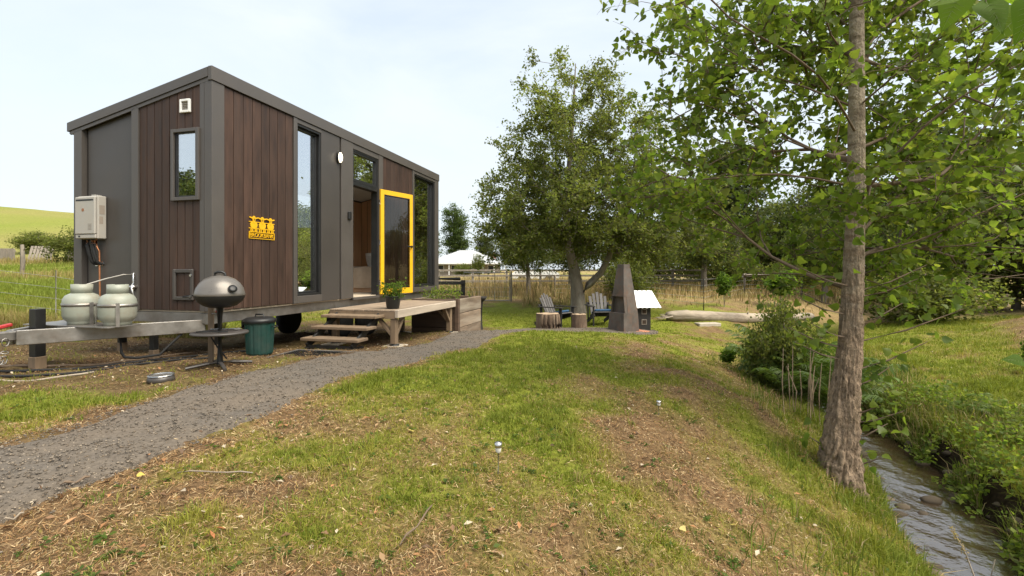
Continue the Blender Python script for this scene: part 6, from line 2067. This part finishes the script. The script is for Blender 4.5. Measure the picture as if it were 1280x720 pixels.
h *= 1 + 0.9 * (fbm(X * 2.2, Y * 2.2, 301, 2) > 0.68)
h += 0.10 * sstep(9.5, 12, Y) * (X < -4) * r.random(len(X))
w_ = 0.0026 + 0.00080 * Y
mixv = np.clip(lu * 1.1 + 0.55 * (r.random(len(X)) - 0.5), 0, 1)[:, None]
c_g = np.array((0.165, 0.200, 0.028)) * (0.75 + 0.5 * r.random((len(X), 1)))
c_y = np.array((0.285, 0.275, 0.048)) * (0.8 + 0.4 * r.random((len(X), 1)))
c_s = np.array((0.32, 0.222, 0.100)) * (0.7 + 0.6 * r.random((len(X), 1)))
cols = np.where(mixv > 0.5, c_y + (c_g - c_y) * (mixv - 0.5) * 2, c_s + (c_y - c_s) * mixv * 2)
V, F, Cc = blades(r, X, Y, Z, h, w_, cols, 0.95)
o = link('lawn_grass', fast_mesh('lawn_grass', V, F, M_grass, Cc))
tag(o, 'short patchy lawn grass over the mown ground', 'grass', kind='stuff')
print('lawn blades', len(X))

# straw and dead stems lying flat
X, Y = wedge(r, 430000, 1.25, 13)
lu, di, pdist = cover(X, Y)
dst = stream_d(X, Y)
ok = (r.random(len(X)) < (1.0 - 0.85 * lu) * np.where(pdist < 0, 0.03, 1)) & (np.abs(dst) > 0.6) & (pdist > -0.25)
X, Y, di = X[ok], Y[ok], di[ok]
Z = ground(X, Y)
n = len(X)
a = r.uniform(0, 2 * PI, n)
L = (0.012 + 0.036 * r.random(n) ** 1.6)
e = 0.35 * r.normal(size=n)
D = np.stack([np.cos(a), np.sin(a), e], 1)
sd = np.stack([-np.sin(a), np.cos(a), 0.5 * r.normal(size=n)], 1)
w_ = (0.0005 + 0.00045 * Y) * (0.6 + 0.8 * r.random(n))
P = np.stack([X, Y, Z + 0.004 + 0.012 * r.random(n)], 1)
V = np.stack([P - D * L[:, None] / 2 - sd * w_[:, None], P - D * L[:, None] / 2 + sd * w_[:, None], P + D * L[:, None] / 2], 1).reshape(-1, 3)
F = np.arange(n * 3).reshape(-1, 3)
pal = np.array([(0.34, 0.225, 0.11), (0.25, 0.145, 0.068), (0.46, 0.35, 0.20), (0.10, 0.058, 0.032), (0.28, 0.165, 0.080)])
cols = pal[r.integers(0, 5, n)] * (0.7 + 0.6 * r.random((n, 1))) * (1 - 0.35 * di[:, None])
o = link('dry_straw', fast_mesh('dry_straw', V, F, M_straw, np.repeat(cols, 3, 0)))
tag(o, 'matted dry straw and mown stems between the grass', 'straw', kind='stuff')

# brown leaf litter
X, Y = wedge(r, 7000, 1.25, 11)
lu, di, pdist = cover(X, Y)
dst = stream_d(X, Y)
ok = (r.random(len(X)) < 0.35 + 0.6 * di - 0.2 * lu) & (np.abs(dst) > 0.6) & (pdist > -0.1)
X, Y = X[ok], Y[ok]
P = np.stack([X, Y, ground(X, Y) + 0.008 + 0.01 * r.random(len(X))], 1)
D, B, N = leaf_axes(r, len(P), 2.2, 0)
V, F = leaf_mesh(P, D, B, N, 0.018 + 0.030 * r.random(len(P)), np.array([(0, 0, 0), (.45, .26, .14), (1, 0, -.02), (.45, -.26, .12)]), RHO_F)
pal = np.array([(0.30, 0.20, 0.11), (0.20, 0.12, 0.07), (0.45, 0.38, 0.28), (0.12, 0.08, 0.055), (0.33, 0.17, 0.08)])
o = link('leaf_litter', fast_mesh('leaf_litter', V, F, M_straw, np.repeat(pal[r.integers(0, 5, len(P))] * (0.75 + 0.5 * r.random((len(P), 1))), 4, 0)))
tag(o, 'small dead leaves scattered over the ground', 'leaf litter', kind='stuff')

# gravel
n = 60000
i = r.integers(0, len(PX) - 1, n * 2)
wgt = 1 / np.clip(PY[i], 1.2, 20) ** 1.6
ok = r.random(len(i)) < wgt / wgt.max() * 1.0 + 0.02
i = i[ok]
f_ = r.random(len(i))
ac_ = np.where(r.random(len(i)) < 0.07, r.uniform(-1.45, 1.45, len(i)), r.uniform(-1.06, 1.06, len(i)))
x0 = PX[i] * (1 - f_) + PX[i + 1] * f_; y0 = PY[i] * (1 - f_) + PY[i + 1] * f_
X = x0 + ty[i] * ac_ * PW[i]; Y = y0 - tx[i] * ac_ * PW[i]
Z = np.maximum(ground(X, Y), 0.5 * ground(X, Y) + 0.5 * ground(X, Y, False)) + 0.020 + 0.010 * (1 - np.abs(ac_))
n = len(X)
sz = 0.0026 + 0.0065 * r.random(n) ** 2 + 0.00045 * Y
OV = np.array([(1, 0, 0), (-1, 0, 0), (0, 1, 0), (0, -1, 0), (0, 0, .6), (0, 0, -.6)])
OF = np.array([(0, 2, 4), (2, 1, 4), (1, 3, 4), (3, 0, 4), (2, 0, 5), (1, 2, 5), (3, 1, 5), (0, 3, 5)])
jit = OV[None] * (0.6 + 0.8 * r.random((n, 6, 1)))
a = r.uniform(0, 2 * PI, n); ca, sa = np.cos(a), np.sin(a)
jx = jit[..., 0] * ca[:, None] - jit[..., 1] * sa[:, None]; jy = jit[..., 0] * sa[:, None] + jit[..., 1] * ca[:, None]
V = np.stack([X[:, None] + jx * sz[:, None], Y[:, None] + jy * sz[:, None], Z[:, None] + jit[..., 2] * sz[:, None]], 2).reshape(-1, 3)
F = (OF[None] + (np.arange(n) * 6)[:, None, None]).reshape(-1, 3)
pal = np.array([(0.115, 0.096, 0.075), (0.15, 0.126, 0.10), (0.085, 0.071, 0.056), (0.20, 0.165, 0.126), (0.125, 0.098, 0.071)])
o = link('gravel', fast_mesh('gravel', V, F, M_stone, np.repeat(pal[r.integers(0, 5, n)] * (0.7 + 0.6 * r.random((n, 1))), 6, 0)))
tag(o, 'loose grey-brown gravel covering the path', 'gravel', kind='stuff')
print('gravel', n)

# tall dry grass beyond the lawn
n = 60000
Y = 18.0 + 22 * r.random(n) ** 1.6; X = r.uniform(-4.5, 0.62 * 40 + 2, n)
ok = (X < 0.75 * Y + 4) & (stream_d(X, Y) < -1.5) & ~((X < 0.4) & (Y < 20.2))
dens = fbm(X * .5, Y * .5, 401, 3)
ok &= r.random(n) < 0.25 + 1.2 * (dens - 0.25)
ok &= ~((X > 3.8) & (Y < 20.5) & (r.random(n) < 0.8))
X, Y = X[ok], Y[ok]
h = (0.25 + 0.5 * r.random(len(X))) * np.where(X > 4.5, 0.62, 1.0) * sstep(17.5, 20, Y)
cols = np.array(G_DRY)[r.integers(0, 4, len(X))] * (0.8 + 0.4 * r.random((len(X), 1)))
gsel = r.random(len(X)) < 0.16
cols[gsel] = np.array((0.16, 0.17, 0.05))
V, F, Cc = blades(r, X, Y, ground(X, Y), h, 0.022 + 0.012 * r.random(len(X)), cols, 0.30)
o = link('dry_grass', fast_mesh('dry_grass', V, F, M_straw, Cc))
tag(o, 'tall golden dry grass in the field beyond the lawn', 'dry grass', kind='stuff')

# paddock tussocks and long grass
n = 52000
Y = 9.2 + 22 * r.random(n) ** 1.8; X = -r.uniform(0.60, 1.25, n) * Y
tus = fbm(X * .55, Y * .9, 501, 3)
edge_row = np.exp(-((Y - 19.3 - 0.8 * (vnoise(X * .3, Y * 0, 7) - .5)) / 0.5) ** 2) + np.exp(-((Y - 29) / 1.2) ** 2) + np.exp(-((Y - 9.6) / 0.5) ** 2)
ok = r.random(n) < 0.30 + 1.0 * (tus > 0.55) + edge_row
X, Y, tus, er = X[ok], Y[ok], tus[ok], edge_row[ok]
h = 0.06 + 0.10 * r.random(len(X)) + (0.12 * (tus > 0.55) + 0.36 * er) * r.random(len(X))
lu, _, _ = cover(X, Y)
dryv = np.clip(er * 1.2 + 0.4 * (1 - lu), 0, 1)[:, None] * (0.4 + 0.8 * r.random((len(X), 1)))
dryv = np.clip(dryv, 0, 1)
cols = np.array((0.175, 0.215, 0.036)) * (1 - dryv) + np.array((0.32, 0.25, 0.11)) * dryv
cols = cols * (0.75 + 0.5 * r.random((len(X), 1)))
V, F, Cc = blades(r, X, Y, ground(X, Y), h, 0.008 + 0.0010 * Y, cols, 0.35)
o = link('paddock_grass', fast_mesh('paddock_grass', V, F, M_grass, Cc))
tag(o, 'long green and straw-coloured paddock grass behind the drawbar', 'grass', kind='stuff')

# stones lying in the shallows
ring = []
SV = [np.array(v, float) for v in ((1, 0, 0), (-1, 0, 0), (0, 1, 0), (0, -1, 0), (0, 0, 1), (0, 0, -1))]
SF = [tuple(f) for f in OF]
for _ in range(2):
    mid, nf = {}, []
    def mp_(a, b):
        k_ = (min(a, b), max(a, b))
        if k_ not in mid:
            SV.append(unit((SV[a] + SV[b]) / 2)); mid[k_] = len(SV) - 1
        return mid[k_]
    for (a, b, c) in SF:
        ab, bc, ca = mp_(a, b), mp_(b, c), mp_(c, a)
        nf += [(a, ab, ca), (ab, b, bc), (ca, bc, c), (ab, bc, ca)]
    SF = nf
SVa = np.array(SV)
Vs, Fs, Cs = [], [], []
for k in range(95):
    yk = 2.4 + 6.5 * r.random() ** 1.2
    sd_ = 1 if r.random() < 0.5 else -1
    dk = sd_ * (0.24 + 0.24 * r.random()) if r.random() < 0.85 else r.uniform(-0.2, 0.2)
    xk = float(np.interp(yk, _yy, _xx)) + dk * 1.1
    s_ = 0.018 + 0.05 * r.random() ** 2
    bump = 1 + 0.25 * (fbm(SVa[:, 0] * 2 + k * 3.1, SVa[:, 1] * 2 + SVa[:, 2] * 1.3, 700, 2) - 0.5) * 2
    Vk = SVa * bump[:, None] * s_ * np.array((1.2 * (0.8 + .5 * r.random()), 1.0, 0.65))
    Fs.append(np.array(SF) + sum(len(v_) for v_ in Vs))
    Vs.append(Vk + np.array((xk, yk, max(gz(xk, yk), WATER_Z - 0.012) + 0.2 * s_)))
    Cs.append(np.tile(np.array((0.085, 0.066, 0.047)) * (0.5 + r.random()), (len(SVa), 1)))
o = link('creek_stones', fast_mesh('creek_stones', np.concatenate(Vs), np.concatenate(Fs), M_stone, np.concatenate(Cs), True))
tag(o, 'wet brown stones in the creek shallows', 'stones', kind='stuff')

# leafy weeds and long grass along the far water edge
n = 10000
Y = 2.6 + 4.6 * r.random(n) ** 1.4
dd = 0.27 + 1.05 * r.random(n) ** 1.2
c_ = 1 / np.sqrt(1 + np.interp(Y, _yy, _sl) ** 2)
X = np.interp(Y, _yy, _xx) + dd / c_
ok = fbm(X * 2.5, Y * 2.5, 601, 3) > 0.43
X, Y, dd = X[ok], Y[ok], dd[ok]
P = np.stack([X, Y, np.maximum(ground(X, Y), WATER_Z + 0.05) + 0.24 * r.random(len(X)) * sstep(0.2, 0.6, dd) + 0.03], 1)
P[:, 0] -= 0.16 * r.random(len(X)) * (dd < 0.75)
o = leafy('bank_weeds', r, P, 0.048, G_POP, TV=np.array([(0, 0, 0), (.4, .34, .08), (1, 0, -.1), (.4, -.34, .08)]), up=0.9, droop=0.2, tint=(0.75, 1.3))
tag(o, 'leafy green weeds crowding the far water edge', 'weeds', kind='stuff')
n = 30000
Y = 2.4 + 8 * r.random(n); s_ = np.where(r.random(n) < 0.45, -1, 1)
dd = (np.where(s_ > 0, 0.33, 0.46) + 1.2 * r.random(n) ** 2) * s_
c_ = 1 / np.sqrt(1 + np.interp(Y, _yy, _sl) ** 2)
X = np.interp(Y, _yy, _xx) + dd / c_
ok = (fbm(X * 2.0, Y * 2.0, 611, 3) > 0.46) & ((dd > 0) | (r.random(len(X)) < 0.5))
X, Y, dd = X[ok], Y[ok], dd[ok]
dry = r.random((len(X), 1)) < 0.28
cols = np.where(dry, np.array((0.36, 0.28, 0.15)), np.array((0.125, 0.165, 0.03))) * (0.7 + 0.6 * r.random((len(X), 1)))
V, F, Cc = blades(r, X, Y, np.maximum(ground(X, Y), WATER_Z), (0.10 + 0.24 * r.random(len(X)) ** 1.5) * np.where(dd < 0, 0.55, 1.0), 0.004 + 0.004 * r.random(len(X)) + 0.0003 * Y, cols, 0.75)
o = link('bank_grass', fast_mesh('bank_grass', V, F, M_grass, Cc))
tag(o, 'long arching grass along both water edges', 'grass', kind='stuff')

# tufts that stand clear of the mown sward, and flat broad-leaved weeds
tx0, ty0 = wedge(r, 2600, 1.3, 9)
lu, di, pdist = cover(tx0, ty0)
dst = stream_d(tx0, ty0)
ok = (pdist > 0.05) & (di < 0.3) & (np.abs(dst) > 0.7) & (r.random(len(tx0)) < 0.30 + 0.55 * lu)
tx0, ty0, dst = tx0[ok], ty0[ok], dst[ok]
per = 26
k = len(tx0)
sp_ = np.repeat(0.016 + 0.035 * r.random(k), per)
X = np.repeat(tx0, per) + r.normal(size=k * per) * sp_; Y = np.repeat(ty0, per) + r.normal(size=k * per) * sp_
h = np.repeat(0.022 + 0.045 * r.random(k) ** 1.5 + 0.05 * (dst > 0), per) * (0.5 + 0.7 * r.random(k * per))
tcol = np.array([(0.155, 0.205, 0.030), (0.20, 0.24, 0.045), (0.27, 0.26, 0.07), (0.12, 0.165, 0.03), (0.30, 0.24, 0.10)])[r.integers(0, 5, k)]
cols = np.repeat(tcol, per, 0) * (0.75 + 0.5 * r.random((k * per, 1)))
V, F, Cc = blades(r, X, Y, ground(X, Y), h, 0.0028 + 0.0007 * Y, cols, 0.9)
o = link('grass_tufts', fast_mesh('grass_tufts', V, F, M_grass, Cc))
tag(o, 'scattered taller grass tufts standing out of the lawn', 'grass', kind='stuff')
wx, wy = wedge(r, 900, 1.3, 6)
lu, di, pdist = cover(wx, wy)
ok = (pdist > 0.05) & (di < 0.4) & (np.abs(stream_d(wx, wy)) > 0.8)
wx, wy = wx[ok], wy[ok]
per = 7
X = np.repeat(wx, per) + r.normal(size=len(wx) * per) * 0.012; Y = np.repeat(wy, per) + r.normal(size=len(wx) * per) * 0.012
P = np.stack([X, Y, ground(X, Y) + 0.010 + 0.008 * r.random(len(X))], 1)
o = leafy('lawn_weeds', r, P, 0.026, [(0.10, 0.16, 0.03), (0.13, 0.19, 0.035), (0.075, 0.125, 0.028)], up=2.2, stuff=True)
tag(o, 'flat broad-leaved weeds growing through the lawn', 'weeds', kind='stuff')

# fallen leaves that can be told apart, twigs
leaf_y = fast_mesh('leaf_blade', POP_V * np.array((1, 1, .6)), POP_F, M_yleaf)
leaf_o = fast_mesh('leaf_blade', np.array([(0, 0, 0), (.4, .16, .10), (1, 0, .02), (.4, -.16, .06)]), RHO_F, M_oleaf)


def gp_(px, py):
    """the ground point under a line of sight"""
    Y = 2.0
    for _ in range(40):
        X = (px - 640) / 600 * Y
        Y = 0.5 * Y + 0.5 * (CZ - gz(X, Y)) * 600 / (py - 338)
    return (px - 640) / 600 * Y, Y


for (px, py, sz, me, lab) in ((514, 543, 0.045, leaf_y, 'yellow fallen leaf on green grass, uphill of the stake light'), (851, 663, 0.042, leaf_y, 'pale yellow fallen leaf on the bare slope'), (171, 599, 0.035, leaf_y, 'yellow fallen leaf at the gravel edge'), (920, 660, 0.035, leaf_y, 'whitish fallen leaf on the brown slope'), (866, 647, 0.030, leaf_y, 'small pale leaf just above the yellow one on the slope')):
    x, y = gp_(px, py)
    o = link('fallen_leaf', me, None, (x, y, gz(x, y) + 0.022), (0.35, 0.15, px * 0.7), (sz,) * 3)
    tag(o, lab, 'leaf')
for k, (px, py, lab) in enumerate(((174, 690, 'orange fallen leaf nearest the gravel path'), (283, 668, 'orange fallen leaf, upper of a pair by bleached litter'), (268, 680, 'orange fallen leaf, lower of a pair by bleached litter'), (78, 663, 'small rusty leaf among green blades near the gravel'))):
    x, y = gp_(px, py)
    o = link('fallen_leaf', leaf_o, None, (x, y, gz(x, y) + 0.02), (0.2, -0.3, px * 0.9), (0.05,) * 3)
    tag(o, lab, 'leaf')
for (a_, b_, rr, mt_, lab) in (((222, 598), (316, 599), 0.0035, M_logw, 'thin white stick lying on the green tuft beside the path'), ((75, 614), (112, 604), 0.006, M_twig, 'dark twig lying on the gravel'), ((2, 660), (30, 650), 0.004, M_logw, 'pale stem lying at the gravel edge'), ((500, 690), (540, 640), 0.004, M_twig, 'bent brown twig on the bare lawn')):
    xa, ya = gp_(*a_); xb, yb = gp_(*b_)
    pts = []
    for q in np.linspace(0, 1, 7):
        x, y = xa + (xb - xa) * q, ya + (yb - ya) * q
        pts.append((x, y, gz(x, y) + 0.028 + 0.008 * math.sin(q * 9)))
    tag(MB().tube(pts, [rr * (0.8 + 0.4 * math.sin(k * 2.1) ** 2) for k in range(7)], 6).build('fallen_twig', mt_), lab, 'twig')
